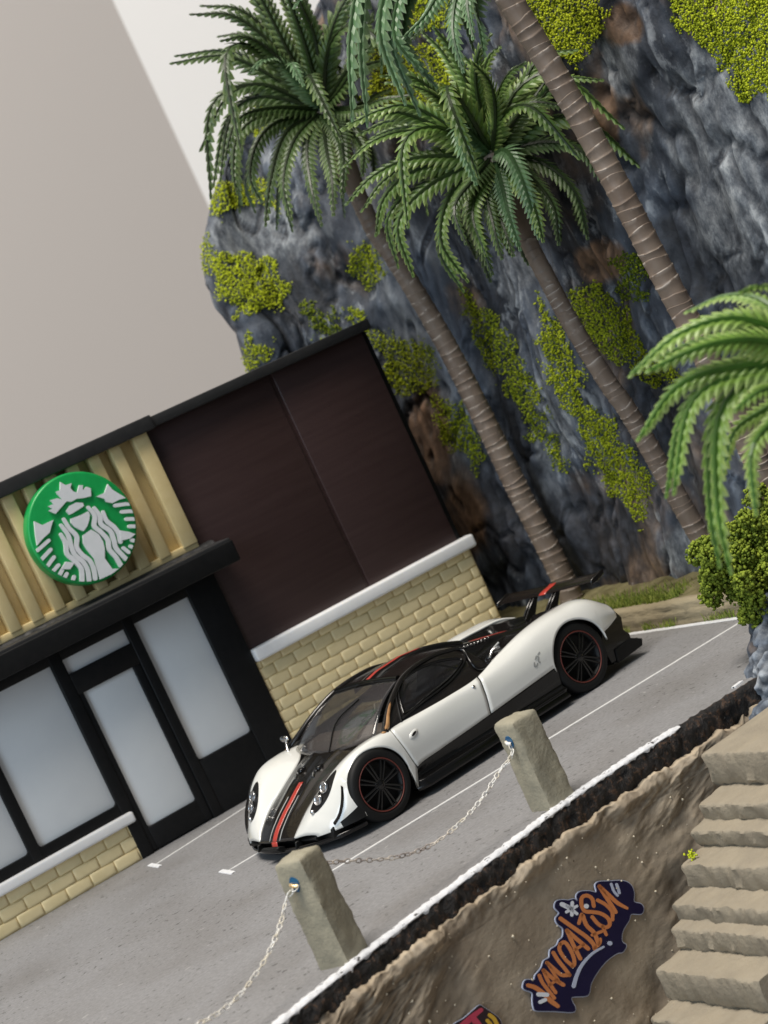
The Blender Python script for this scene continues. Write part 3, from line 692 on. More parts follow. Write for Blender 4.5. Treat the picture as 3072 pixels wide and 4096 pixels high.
# brick base right of the storefront
bb = box('brick_base', .15, 50.2, .25, 1.5, 0, 21.2, 'mortar', shop, .05)
def brickmesh():
    bm = boxbm(-.5, .5, -.5, .5, -.5, .5, 0)
    return bm
def bricks(parent, x0, x1, z0, z1, bw, bh, y, ph=0.):
    cache = {}
    nrow = int(math.ceil((z1-z0)/bh)); r = 0
    z = z0
    while z < z1-.3:
        h = min(bh, z1-z); off = (r % 2)*.5*bw+ph; x = x0-off
        while x < x1:
            a, b = max(x, x0), min(x+bw, x1)
            if b-a > .5:
                key = (round(b-a, 2), round(h, 2))
                if key not in cache:
                    w_, hh = (b-a)/2-.06, h/2-.055
                    V = []
                    for q, (ins, dy) in enumerate([(0, .12), (.02, -.07), (.25, -.19), (.6, -.23)]):
                        ins_x, ins_z = min(ins, w_*.7), min(ins, hh*.7)
                        V += [(-w_+ins_x, dy, -hh+ins_z), (w_-ins_x, dy, -hh+ins_z), (w_-ins_x, dy, hh-ins_z), (-w_+ins_x, dy, hh-ins_z)]
                    F = [(4*q+j, 4*q+(j+1) % 4, 4*q+4+(j+1) % 4, 4*q+4+j) for q in range(3) for j in range(4)]+[(12, 13, 14, 15)]
                    me = bpy.data.meshes.new('brick'); me.from_pydata((np.array(V)*S).tolist(), [], F); me.materials.append(M['brick'])
                    me.polygons.foreach_set('use_smooth', [True]*len(me.polygons)); cache[key] = me
                o = bpy.data.objects.new('brick', cache[key]); COL.objects.link(o); o.parent = parent
                o.location = Vector(((a+b)/2+random.uniform(-.04, .04), y+random.uniform(-.06, .03), z+h/2))*S
                o.rotation_euler = (random.uniform(-.02, .02), random.uniform(-.012, .012), random.uniform(-.02, .02))
            x += bw
        z += bh; r += 1
bricks(bb, .3, 50.1, .1, 20.9, 4.28, 2.14, .25, 1.1)
box('ledge', .3, 51.3, -1.55, 1.0, 20.75, 23.25, 'ledge', shop, .5, 4)
# brick base left of the door
bl = box('brick_base', XL, -33.1, .1, 1.5, 0, 6.9, 'mortar', shop, .05)
bricks(bl, XL, -33.1, .1, 6.6, 4.75, 2.17, .1, 2.6)
box('ledge', XL, -32.5, -1.2, 1.0, 6.5, 8.45, 'ledge', shop, .45, 4)
# storefront frame: posts, rails, panes, door
box('post', -6.0, .2, -.35, 1.5, 0, 39.2, 'black_plastic', shop, .2)
box('mullion', -19.4, -17.4, -.35, 1.5, 0, 39.2, 'black_plastic', shop, .2)
box('mullion', -34.2, -31.9, -.35, 1.5, 0, 39.2, 'black_plastic', shop, .2)
for x in (-51.5, -68.6): box('mullion', x, x+2.0, -.35, 1.5, 8.3, 39.2, 'black_plastic', shop, .2)
box('top_rail', XL, 0, -.25, 1.5, 36.9, 39.4, 'black_plastic', shop, .15)
box('kick_panel', -17.5, -5.9, -.15, 1.5, 0, 10.3, 'black_plastic', shop, .2)
box('sill_rail', XL, -34.1, -.25, 1.5, 8.3, 10.4, 'black_plastic', shop, .15)
def pane(x0, x1, z0, z1, parent=shop, y=.55): return box('pane', x0-.3, x1+.3, y, y+.5, z0-.3, z1+.3, 'pane', parent, .05)
pane(-17.4, -6, 10.3, 36.9); pane(-49.5, -34.2, 10.4, 36.9); pane(-66.6, -51.5, 10.4, 36.9); pane(XL, -68.6, 10.4, 36.9)
pane(-31.9, -19.4, 34.2, 36.9)
def cornerfill(x, z, sx, sz, r=.7, y=-.2):     # moulded round inner corners of the frames
    pts = [(x, y, z)]+[(x+sx*(r-r*math.cos(a)), y, z+sz*(r-r*math.sin(a))) for a in np.linspace(0, math.pi/2, 7)]
    prism('corner', pts, (0, 1, 0), .75, 'black_plastic', shop)
for (x0, x1, z0, z1) in ((-17.4, -6, 10.3, 36.9), (-49.5, -34.2, 10.4, 36.9), (-66.6, -51.5, 10.4, 36.9)):
    cornerfill(x0, z0, 1, 1); cornerfill(x1, z0, -1, 1)
box('lintel', -31.95, -19.35, -.3, 1.5, 30.3, 34.2, 'black_plastic', shop, .15)
door = box('door', -31.9, -30.9, -.05, 1.4, .3, 30.4, 'black_plastic', shop, .12)
box('door_stile', -20.9, -19.4, -.05, 1.4, .3, 30.4, 'black_plastic', door, .12)
box('door_rail', -30.95, -20.85, -.05, 1.4, .3, 4.4, 'black_plastic', door, .12)
o = pane(-30.9, -20.9, 4.4, 30.3, door)
for x, sx in ((-30.95, 1), (-20.85, -1)): cornerfill(x, 4.4, sx, 1, .6, 0)
# canopy over the storefront
cn = box('canopy', XL, 2.9, -8, .4, 39.1, 43.0, 'black_plastic', shop, .3, 3)
bm = boxbm(XL, 2.7, -7.6, 0, 42.9, 43.5, .12)
mkbm('canopy_top', bm, 'roof_black', cn)
P = []
for x in np.linspace(XL, 2.4, 300):
    P.append([(x, -1.6+.4*fbm((x*.4, 1, 1), 3), 43.45), (x, -1.3, 43.85+.25*fbm((x*.5, 3, 1), 4)), (x, -.5, 44.1+.12*fbm((x*.5, 6, 1), 3)), (x, .3, 44.2)])
grid('canopy_upstand', P, 'roof_black', cn, flip=(0, -1, .5))
# tan slatted sign panel
sp = box('sign_panel', XL, -.3, .9, 1.6, 43.6, 66.6, 'tan', shop, .05)
box('bottom_rail', XL, -.25, -.9, 1.2, 44.0, 45.3, 'tan', sp, .15)
x = -3.2; first = True
while x > XL:
    w_ = 2.9 if first else 2.15
    box('slat', x, x+w_, -1.25, 1.1, 44.9, 66.5, 'tan', sp, .14)
    first = False; x -= 4.3 if x < -4 else 4.9

# ------------------------------------------------------------------ round sign
LC = np.array([-19.55, -2, 55.95]); LR = 9.8
sg = empty('round_sign', (LC[0], -3, LC[2]), 'round green sign with white crowned figure emblem on the tan slats', 'sign')
bm = bmesh.new(); bmesh.ops.create_cone(bm, cap_ends=True, segments=96, radius1=LR, radius2=LR, depth=2.6)
bmesh.ops.rotate(bm, verts=bm.verts, matrix=Matrix.Rotation(math.pi/2, 3, 'X'))
bmesh.ops.translate(bm, verts=bm.verts, vec=(LC[0], -2.6, LC[2]))
ed = [e for e in bm.edges if all(v.co.y < -3.8 for v in e.verts)]
bmesh.ops.bevel(bm, geom=ed, offset=.45, segments=4, affect='EDGES', profile=.5)
disc = autosmooth(mkbm('disc', bm, 'green', sg), 35)
def e2(q):               # pixels of the enlarged sign photograph to the face of the disc
    p = ony(q[0]*.6028, 1800+q[1]*.6028, -3.9); v = np.array([p[0]-LC[0], 0, p[2]-LC[2]]); l = np.linalg.norm(v)
    if l > LR-.45: v *= (LR-.45)/l
    return np.array([LC[0]+v[0], -3.9, LC[2]+v[2]])
def emb(name, pts): return prism(name, [e2(q)+np.array([0, .1, 0]) for q in pts], (0, -1, 0), .55, 'emblem', sg)
def line(name, pts, wd=27): return stroke(name, pts, wd, lambda q: e2(q)+np.array([0, .1, 0]), (0, -1, 0), .5, 'emblem', sg)
emb('crown', [(395, 215), (430, 235), (470, 222), (462, 255), (482, 278), (508, 285), (520, 236), (545, 236), (545, 270), (568, 246), (597, 256), (600, 308), (555, 320), (505, 325), (470, 345), (438, 342), (402, 382), (365, 425), (318, 405), (345, 390), (315, 375), (352, 358), (328, 335), (375, 322), (412, 332), (375, 292), (368, 278), (395, 268)])
emb('brow', [(435, 408), (458, 372), (500, 350), (545, 353), (552, 374), (520, 395), (482, 420), (455, 432)])
emb('face', [(465, 458), (500, 445), (540, 430), (580, 408), (592, 432), (586, 470), (574, 508), (550, 540), (524, 530), (490, 512), (466, 486)])
emb('tail_fin', [(635, 310), (690, 285), (710, 228), (740, 265), (830, 320), (790, 330), (740, 355), (700, 345), (690, 325)])
emb('tail_fin', [(222, 475), (275, 500), (350, 465), (335, 510), (325, 550), (280, 590), (242, 635), (230, 560)])
for a in ([(760, 370), (865, 355)], [(805, 412), (888, 405)], [(835, 460), (900, 458)], [(855, 508), (902, 508)], [(872, 600), (892, 605)], [(862, 640), (882, 650)], [(815, 652), (850, 680)],
          [(320, 602), (245, 668)], [(333, 662), (272, 728)], [(355, 712), (312, 772)], [(385, 765), (352, 802)], [(408, 800), (392, 832)], [(440, 822), (426, 848)], [(488, 842), (482, 862)]):
    line('scale_stripe', a, 24)
emb('torso', [(545, 570), (600, 530), (650, 560), (680, 610), (690, 660), (690, 720), (740, 790), (785, 790), (740, 835), (660, 862), (640, 790), (620, 720), (570, 660), (548, 620)])
for a in ([(420, 460), (455, 520), (505, 575), (505, 645), (540, 695), (590, 735), (618, 790), (628, 855)], [(402, 500), (450, 570), (468, 640), (495, 700), (548, 745), (578, 800), (588, 868)], [(400, 560), (432, 620), (442, 690), (490, 735), (535, 790), (542, 872)],
          [(582, 382), (625, 440), (622, 505), (668, 548), (712, 600), (722, 660), (765, 712), (800, 770)], [(622, 385), (658, 440), (668, 495), (728, 540), (752, 600), (768, 655), (832, 725)], [(680, 412), (702, 470), (755, 515), (785, 560), (795, 610)]):
    line('hair_strand', a, (22, 30, 30, 30, 30, 30))
emb('hand', [(790, 535), (850, 545), (905, 562), (860, 588), (795, 605)]); emb('hand', [(400, 792), (432, 742), (490, 750), (462, 792)])

# ================================================================== bollards and chains
def bollard(cx_, cy_, ang, side, h, label):
    t = empty('bollard', (cx_, cy_, 0), label, 'bollard', 'clay bollards along the car park edge')
    c, s_ = math.cos(ang), math.sin(ang); P = []; n = 11
    def pt(u, v, z):        # u,v in -1..1 square
        tw = 1.02-.04*z/h
        r = 1
        q = (u*2+cx_, v*2+cy_, z*.35)
        k = side/2*tw
        rr = 1-.05*(abs(u)*abs(v))**8
        x, y = u*k*rr, v*k*rr
        d = .14*fbm(q, 4)+.06*fbm((u*6+cx_, v*6, z*1.5), 3)
        x += d*u; y += d*v
        return (cx_+c*x-s_*y, cy_+s_*x+c*y, z)
    ring = [(a, -1) for a in np.linspace(-1, 1, n)[:-1]]+[(1, a) for a in np.linspace(-1, 1, n)[:-1]]+[(-a, 1) for a in np.linspace(-1, 1, n)[:-1]]+[(-1, -a) for a in np.linspace(-1, 1, n)[:-1]]
    V, F = [], []; zs = list(np.linspace(-.3, h-.9, 30)); m_ = len(ring)
    for z in zs: V += [pt(u, v, z) for u, v in ring]
    rows = len(zs)
    for f_, dz in ((.985, -.45), (.95, -.2), (.88, -.02), (.6, .16), (.3, .25)):
        V += [pt(u*f_, v*f_, h+dz+.18*fbm((u*1.2+cx_, v*1.2, 3), 3)) for u, v in ring]; rows += 1
    for i in range(rows-1):
        for j in range(m_): F.append((i*m_+j, i*m_+(j+1) % m_, (i+1)*m_+(j+1) % m_, (i+1)*m_+j))
    F.append(tuple(range((rows-1)*m_, rows*m_)))
    autosmooth(mk('post', V, F, 'bollard', t), 60)
    # blue painted socket on the left face
    fn = np.array([-c, -s_, 0]); fu = np.array([s_, -c, 0])
    cen = np.array([cx_, cy_, h*.80])+fn*(side/2*.97+.06)
    blob = [cen+fu*(.62+.2*fbm((a, cx_, 1), 2))*math.cos(a)+np.array([0, 0, 1])*(.95+.3*fbm((a, 3, cx_), 2))*math.sin(a) for a in np.linspace(0, 6.28, 19)[:-1]]
    prism('socket_paint', blob, fn, .12, 'blue', t)
    a, b = cen+fu*.42+np.array([0, 0, -.2]), cen-fu*.5+np.array([0, 0, .12])
    mtube('pin', [a+fn*.2, (a+b)/2+fn*.42, b+fn*.2], .24, 'brass' if cx_ < -40 else 'chain', t)
    return t, cen
b1, h1 = bollard(-54.0, -116.9, -math.radians(63)+math.pi/2, 4.4, 13.4, 'clay bollard with a brass pin in its blue socket, by the car nose')
b2, h2 = bollard(-15.6, -108.2, -math.radians(84)+math.pi/2, 4.4, 12.3, 'clay bollard with an empty blue socket, beside the car door')
def torus(R1, R2, rr, n=12, k=6):
    V = []; F = []
    for i in range(n):
        a = 2*math.pi*i/n; cx_, cy_ = R1*math.cos(a), R2*math.sin(a); nx, ny = math.cos(a), math.sin(a)
        for j in range(k):
            b = 2*math.pi*j/k; V.append((cx_+rr*math.cos(b)*nx, cy_+rr*math.cos(b)*ny, rr*math.sin(b)))
    for i in range(n):
        for j in range(k): F.append((i*k+j, ((i+1) % n)*k+j, ((i+1) % n)*k+(j+1) % k, i*k+(j+1) % k))
    return V, F
V, F = torus(.50, .25, .082)
lm = {}
for k in ('chain', 'chain_dark'):
    me = bpy.data.meshes.new('link'); me.from_pydata((np.array(V)*S).tolist(), [], F); me.materials.append(M[k])
    me.polygons.foreach_set('use_smooth', [True]*len(me.polygons)); lm[k] = me
def chain(label, path, swap):
    path = crom(path, 400); d = np.concatenate([[0], np.cumsum(np.linalg.norm(np.diff(path, axis=0), axis=1))])
    root = empty('chain', path[len(path)//2], label, 'chain', 'chains hung between the bollards')
    n = int(d[-1]/.82)
    for i in range(n+1):
        s_ = d[-1]*i/n; p = np.array([np.interp(s_, d, path[:, k]) for k in range(3)]); q = np.array([np.interp(s_+.3, d, path[:, k]) for k in range(3)])
        if i == n: q, p0 = p, np.array([np.interp(s_-.3, d, path[:, k]) for k in range(3)]); T_ = p-p0
        else: T_ = q-p
        T_ = Vector(T_).normalized()
        o = bpy.data.objects.new('link', lm['chain_dark' if i > swap*n else 'chain']); COL.objects.link(o); o.parent = root
        rot = Vector((1, 0, 0)).rotation_difference(T_) @ Matrix.Rotation((i % 2)*math.pi/2+random.uniform(-.5, .5)+.6, 3, 'X').to_quaternion()
        o.rotation_mode = 'QUATERNION'; o.rotation_quaternion = rot; o.location = Vector(p)*S-root.location
chain('pale chain strung between the two bollards in front of the car', [h2+np.array([-.3, -.25, -.5]), (-18.7, -109.1, 8.4), (-21.7, -109.7, 7.5), (-25.1, -110.5, 6.3), (-28.1, -111.1, 5.5), (-32.5, -112, 4.9), (-36.4, -112.9, 5.0), (-40, -113.7, 5.8), (-43.5, -114.4, 7.1), (-48.1, -115.5, 9.4), (-51.6, -116.2, 11.0)], .42)
chain('white chain hanging from the brass pin and sagging away over the asphalt', [h1+np.array([-.3, -.3, -.3]), (-57.6, -117.8, 9.8), (-59.2, -118.4, 8.4), (-61.3, -119.2, 7.0), (-63.8, -120.2, 5.8), (-66.2, -121.1, 5.0), (-69.8, -122.5, 4.3), (-74.1, -124.1, 4.5), (-80, -126.6, 6.2), (-86, -129.5, 9.2), (-91, -132, 11.5)], 1.1)
bollard(-93, -132.5, -math.radians(63)+math.pi/2, 4.4, 13.4, 'clay bollard at the far end of the sagging white chain')

# ================================================================== rocks and bush at the right
def rock(name, c, r, label, seed, mt='rockblue'):
    bm = bmesh.new(); bmesh.ops.create_icosphere(bm, subdivisions=5, radius=1)
    for v in bm.verts:
        n = v.co.normalized(); q = n*1.3+Vector((seed, seed*.7, 1))
        k = 1+.30*noise.fractal(q, 1., 2., 3)+.07*noise.fractal(q*3, 1., 2., 4)
        v.co = Vector((c[0]+n.x*k*r[0], c[1]+n.y*k*r[1], c[2]+n.z*k*r[2]))
    o = mkbm(name, bm, mt, None, True); tag(o, label, 'rock'); return o
rock('boulder', (32.5, -105.5, 3.0), (7.4, 5.0, 5.4), 'blue grey painted boulder under the leafy bush', 3)
rock('boulder', (27.5, -109.5, -.8), (7.8, 4.6, 4.2), 'grey and brown boulder at the end of the black slab edge', 8)
rock('boulder', (20.5, -112.0, -6.6), (6.4, 3.4, 3.6), 'dark boulder with white dabs above the top stair', 5)
bs = empty('bush', (33, -101, 6), 'rounded yellow green foam bush growing on the painted boulder', 'bush')
lobes0 = [((27.6, -104, 13.6), 4.2), ((29, -103, 11.2), 4.3), ((34.5, -101.5, 14.6), 5.0), ((39, -101, 12), 5.6), ((33, -104, 8.8), 4.4), ((38, -104.5, 8.5), 5.0), ((43.5, -99, 14.5), 5.4), ((47, -99, 10), 6), ((26.6, -103.5, 17.0), 2.4), ((28.3, -105.5, 7.4), 2.6), ((36, -106.5, 12.2), 3.6)]
lobes = []
for c, r in lobes0:
    for k in range(int(3.2*r)):
        v = RNG.normal(size=3); v /= np.linalg.norm(v); lobes.append((tuple(np.array(c)+v*r*RNG.uniform(.55, 1.05)), RNG.uniform(.9, 1.9)))
    lobes.append((c, r*.58))
pts, tn, sz = [], [], []
for c, r in lobes:
    for _ in range(int(78*r*r)):
        v = RNG.normal(size=3); v /= np.linalg.norm(v)
        k = .62+.30*fbm(tuple(v*2.1+np.array(c)*.3), 3)+.22*fbm(tuple(v*5+np.array(c)), 2)
        k *= 1+RNG.uniform(-.16, .16)
        p = np.array(c)+v*r*(k+.28); pts.append(p); sz.append(RNG.uniform(.19, .40)); tn.append(float(np.clip(RNG.normal(.52, .2)+.12*v[2], 0, 1)))
crumbs('foliage', pts, np.array(sz), tn, 'bush', bs, .45)
for a, b in (((33, -103, 7), (28, -104, 14)), ((33, -103, 7), (35, -102, 16)), ((34, -103, 7), (40, -101, 13))):
    mtube('stem', crom([a, ((a[0]+b[0])/2+.6, a[1], (a[2]+b[2])/2), b], 8), np.linspace(.7, .35, 8), 'trunk', bs)

# ================================================================== palms
def frond(name, path, mt, parent, wmax=3.1, n=22, cup=.25, tone_shift=0., axis=None):
    path = crom(path, 40); L = np.concatenate([[0], np.cumsum(np.linalg.norm(np.diff(path, axis=0), axis=1))]); tot = L[-1]
    V, F, tn = [], [], []
    cen = axis; tw = random.uniform(.45, 1.0)
    def at_(s_):
        p = np.array([np.interp(s_, L, path[:, k]) for k in range(3)]); q = np.array([np.interp(min(tot, s_+.4), L, path[:, k]) for k in range(3)]); r = np.array([np.interp(max(0, s_-.4), L, path[:, k]) for k in range(3)])
        T_ = (q-r)/np.linalg.norm(q-r); return p, T_
    def frame(p, T_):
        rad = p-cen; rad[2] *= .2; rad /= np.linalg.norm(rad)+1e-6
        N = np.array([0, 0, 1.])*.55+rad*.45+tw*np.array([-.42, -.82, .1]); N -= (N@T_)*T_; N /= np.linalg.norm(N)+1e-6
        return N, np.cross(T_, N)
    # rachis
    rp, rr = [], []
    for s_ in np.linspace(0, tot, 16): rp.append(at_(s_)[0]); rr.append(.46*(1-.75*s_/tot)+.06)
    rv, rf_ = tube(rp, np.array(rr), 5); V += list(rv); F += rf_; tn += [.0]*len(rv)
    step = tot/n
    for i in range(n+1):
        s_ = tot*(.06+.93*i/n); p, T_ = at_(s_); N, W_ = frame(p, T_); u = s_/tot
        wl = wmax*min(1, .5+u*3.2)*(max(0.02, 1-u)**.5)*random.uniform(.86, 1.1)
        for sd in (-1, 1):
            d = W_*sd*.76+T_*(.62+.3*u); d /= np.linalg.norm(d)
            b0 = p-T_*step*.5; b1_ = p+T_*step*.46
            m0 = p+d*wl*.48-N*cup*wl*.22+N*.04; hw = step*.52
            m1 = p+d*wl*.80-N*cup*wl*.52+N*.02; e0 = p+d*wl-N*cup*wl*.78; k = len(V)
            V += [b0, b1_, m0-T_*hw, m0+T_*hw*.86, m1-T_*hw*.56, m1+T_*hw*.42, e0, p+d*wl*.5-N*cup*wl*.2+N*.2, p+N*.12, p+d*wl*.78-N*cup*wl*.5+N*.12]
            F += [(k, k+8, k+7, k+2), (k+8, k+1, k+3, k+7), (k+2, k+7, k+9, k+4), (k+7, k+3, k+5, k+9), (k+4, k+9, k+6), (k+9, k+5, k+6)]
            tz = .30+tone_shift; tn += [tz-.1, tz-.1, tz+.12, tz+.12, tz+.4, tz+.4, 1., tz+.1, tz-.2, tz+.3]
    return mk(name, V, F, mt, parent, False, tone=np.clip(tn, 0, 1))
def trunk(path, rads, parent, ring=1.55, shaft=0., nseg=14):
    path = crom(path, 60); L = np.concatenate([[0], np.cumsum(np.linalg.norm(np.diff(path, axis=0), axis=1))]); tot = L[-1]
    V, F, tn = [], [], []; prof = []
    s_ = 0
    while s_ < tot-shaft:
        g = ring*random.uniform(.6, 1.45); r = float(np.interp(s_/tot, np.linspace(0, 1, len(rads)), rads))
        prof += [(s_, r*.97, 0, 0), (s_+g*.62, r*.985, 0, 0), (s_+g*.86, r*1.025, .35, 1), (s_+g*.93, r*1.03, 1, 1), (s_+g*.985, r*.985, .1, 1)]; s_ += g
    if shaft:
        for f_, k, tt in ((.0, .98, 0), (.12, 1.15, 0), (.45, 1.38, 0), (.62, 1.55, .3), (.63, 1.30, 0), (.8, 1.42, 0), (.93, 1.5, .3), (.94, 1.15, 0), (1, 1.2, 0)):
            prof.append((tot-shaft+shaft*f_, rads[-1]*k, tt, 0))
    for i, (s_, r, tt, tl) in enumerate(prof):
        s2 = min(s_, tot); p = np.array([np.interp(s2, L, path[:, k]) for k in range(3)]); q = np.array([np.interp(min(tot, s2+1), L, path[:, k]) for k in range(3)]); p0 = np.array([np.interp(max(0, s2-1), L, path[:, k]) for k in range(3)])
        T_ = q-p0; T_ /= np.linalg.norm(T_); A = np.cross(T_, (0, 1, .1)); A /= np.linalg.norm(A); B = np.cross(T_, A)
        for a in np.arange(nseg)*2*math.pi/nseg:
            o_ = .26*math.sin(a+s_*.9)*tl+.12*math.sin(2*a+s_*2.3)*tl+.10*fbm((math.cos(a)*2, math.sin(a)*2, s_*.6), 2)
            V.append(p+r*(math.cos(a)*A+math.sin(a)*B)*(1+.03*fbm((a, s_, 1), 2))+T_*o_); tn.append(tt)
    for i in range(len(prof)-1):
        for j in range(nseg): F.append((i*nseg+j, i*nseg+(j+1) % nseg, (i+1)*nseg+(j+1) % nseg, (i+1)*nseg+j))
    F.append(tuple(range((len(prof)-1)*nseg, len(prof)*nseg)))
    return autosmooth(mk('trunk', V, F, 'trunk', parent, tone=tn), 50)
def palm(label, base, tpath, rads, crown_px, Z, conv, fronds, mt, L0=27., shaft=9., wmax=3.6, n=20, extra=(), sib=1., jit=90):
    t = empty('palm_tree', base, label, 'palm tree', 'plastic palm trees')
    cen = at(*conv(crown_px), Z)
    trunk(list(tpath)+[cen], rads, t, shaft=shaft)
    allf = list(fronds)
    for fr in fronds[:int(len(fronds)*sib)]:      # fill the crown with fronds growing behind and between the others
        k = len(fr[0])-1; jx, jy = random.uniform(-1, 1)*jit, random.uniform(-1, 1)*jit
        allf.append(([0]+[(q[0]+jx*(i+1)/k, q[1]+jy*(i+1)/k) for i, q in enumerate(fr[0][1:])], -fr[1]*random.uniform(.6, 1.2))+tuple(fr[2:]))
    for fr in allf:
        pts, sign = fr[0], fr[1]; mtl = fr[2] if len(fr) > 2 else mt
        px = [conv(crown_px)]+[conv(q) for q in pts[1:]]
        flat = [at(*q, Z) for q in px]; pl = sum(np.linalg.norm(flat[i+1]-flat[i]) for i in range(len(flat)-1))
        dz = sign*math.sqrt(max(9., L0*L0-pl*pl))*.72
        if pl > L0: dz = sign*3.
        k = len(px)-1; P3 = []
        for i, q in enumerate(px):
            P3.append(at(*q, Z+dz*math.sin(.5*math.pi*i/k)))
        frond('frond', P3, mtl, t, wmax*random.uniform(.9, 1.1), n, random.uniform(.15, .6), random.uniform(-.08, .12), cen-np.array([0, 0, 1.5]))
    for az, el in extra:
        d = np.array([math.cos(az), math.sin(az), 0]); up = np.array([0, 0, 1.])
        frond('frond', [cen, cen+d*L0*.3+up*L0*.3*el, cen+d*L0*.62+up*L0*(.36*el-.08), cen+d*L0*.85+up*L0*(.2*el-.4)], mt, t, wmax, n, .3, 0, cen-np.array([0, 0, 1.5]))
    # heart of the crown
    bm = bmesh.new(); bmesh.ops.create_icosphere(bm, subdivisions=2, radius=1)
    for v in bm.verts: v.co = Vector(cen)+Vector((v.co.x*1.5, v.co.y*1.5, v.co.z*1.7))
    mkbm('crown_heart', bm, 'frond_dark', t, True)
    return t
z9 = lambda q: (700+q[0]*.6028, q[1]*.6028)
z5 = lambda q: (700+q[0]*1.1453, q[1]*1.1453)
zD = lambda q: (2400+q[0]*.5424, 1100+q[1]*.5424)
FA = [([0, (700, 350), (400, 110), (110, 95)], -1), ([0, (680, 380), (480, 250), (310, 270)], -1), ([0, (640, 480), (350, 340), (10, 370)], 1), ([0, (780, 350), (620, 0), (540, -150)], 1), ([0, (880, 350), (760, 0), (700, -150)], -1),
      ([0, (960, 300), (880, 60), (820, -120)], 1), ([0, (1010, 350), (1080, 100), (1200, -100)], -1), ([0, (1180, 450), (1400, 200), (1560, 100)], 1), ([0, (600, 560), (350, 650), (180, 990)], 1), ([0, (600, 640), (380, 760), (300, 1190)], -1),
      ([0, (600, 760), (420, 900), (390, 1120), (410, 1270)], -1), ([0, (680, 810), (540, 960), (500, 1180), (570, 1330)], -1), ([0, (740, 880), (640, 1180), (600, 1490)], -1), ([0, (800, 920), (720, 1200), (770, 1450)], -1), ([0, (880, 940), (900, 1220), (970, 1490)], -1),
      ([0, (1000, 960), (1040, 1180), (1050, 1420)], -1), ([0, (720, 430), (590, 400), (490, 490)], -1, 'frond_pale'), ([0, (860, 500), (780, 420), (850, 560)], -1, 'frond_pale'), ([0, (1200, 700), (1350, 620), (1520, 570)], 1), ([0, (1180, 850), (1300, 1000), (1320, 1150)], 1),
      ([0, (720, 300), (500, -60), (330, -190)], 1), ([0, (1090, 560), (1200, 330), (1330, 60)], 1), ([0, (1080, 850), (1120, 1050), (1110, 1300)], -1), ([0, (700, 720), (480, 800), (420, 1060)], 1)]
palm('dark green palm behind the shop end with its crown against the room wall', (60.2, -10, 4), [(60.1, -10, 3.4), (60.1, -10, 12.7), (59.3, -10, 27.7), (59, -10, 40.8), (58.5, -10, 54), (57.5, -10, 64.8), (55.9, -10, 76.1), (54.3, -10, 85.2)], (2.35, 2.2, 2.0, 1.75, 1.6), (980, 730), 366, z9, FA, 'frond_dark', 30, 17, extra=[(k*.7, .5+.5*(k%3)) for k in range(9)])
FB = [([0, (850, 380), (720, 385), (585, 450)], -1), ([0, (860, 460), (700, 490), (592, 580)], -1), ([0, (850, 550), (700, 610), (600, 710)], -1), ([0, (860, 585), (740, 680), (710, 810)], 1), ([0, (900, 640), (780, 780), (830, 960)], -1), ([0, (970, 670), (930, 840), (1020, 980)], -1),
      ([0, (1020, 690), (1060, 850), (1100, 980)], 1, 'frond_dark'), ([0, (1000, 440), (1000, 500), (1050, 640)], -1, 'frond_pale'), ([0, (1160, 530), (1220, 650), (1270, 830)], -1, 'frond_pale'), ([0, (950, 370), (850, 290), (740, 290)], 1), ([0, (1020, 330), (940, 190), (860, 110)], 1),
      ([0, (1070, 330), (1090, 210), (1150, 150)], 1), ([0, (1130, 370), (1180, 270), (1250, 230)], 1), ([0, (1200, 370), (1300, 220), (1440, 200)], 1), ([0, (1240, 390), (1350, 280), (1490, 280)], -1), ([0, (1290, 420), (1450, 430), (1620, 580)], -1), ([0, (1280, 490), (1420, 510), (1530, 640)], 1, 'frond_dark'),
      ([0, (1270, 560), (1380, 650), (1420, 800)], 1, 'frond_dark'), ([0, (1230, 610), (1320, 720), (1340, 850)], -1, 'frond_dark'), ([0, (1110, 690), (1150, 800), (1180, 890)], -1, 'frond_dark'), ([0, (980, 400), (900, 330), (830, 300)], -1), ([0, (870, 430), (760, 420), (640, 470)], 1), ([0, (1060, 640), (1000, 760), (1050, 900)], 1, 'frond_dark'),
      ([0, (1120, 400), (1100, 290), (1040, 220)], -1), ([0, (1140, 640), (1165, 750), (1205, 870)], -1, 'frond_pale'), ([0, (1060, 650), (1040, 760), (1085, 890)], -1), ([0, (1185, 620), (1250, 710), (1285, 840)], -1), ([0, (1085, 660), (1110, 780), (1140, 900)], -1, 'frond_dark'), ([0, (1180, 400), (1230, 330), (1330, 330)], 1, 'frond_dark')]
palm('bright green palm with a pale sheathed trunk above the parked car', (58.6, -60, 4), [(58, -60, 3.4), (56.7, -60, 15.2), (54.6, -60, 33.9), (53.1, -60, 41), (51.9, -60, 48), (51, -60, 54.5), (50.5, -60, 61.7), (50.2, -60, 67.5)], (1.9, 1.75, 1.6, 1.5, 1.45), (1110, 545), 328, z5, FB, 'frond_mid', 25, 15, jit=55, extra=[(k*.75+.2, .6+.4*(k%3)) for k in range(8)])
FC = [([0, (700, -100), (615, 100), (618, 410)], -1), ([0, (800, -110), (715, 100), (800, 355)], -1), ([0, (850, -60), (800, 150), (910, 300)], 1), ([0, (950, -50), (870, 60), (800, 130)], -1), ([0, (1000, -50), (970, 100), (1005, 245)], -1), ([0, (1060, -60), (1055, 40), (1080, 190)], 1), ([0, (1050, -90), (1020, 0), (1040, 130)], -1), ([0, (760, -230), (560, -160), (420, 20)], -1)]
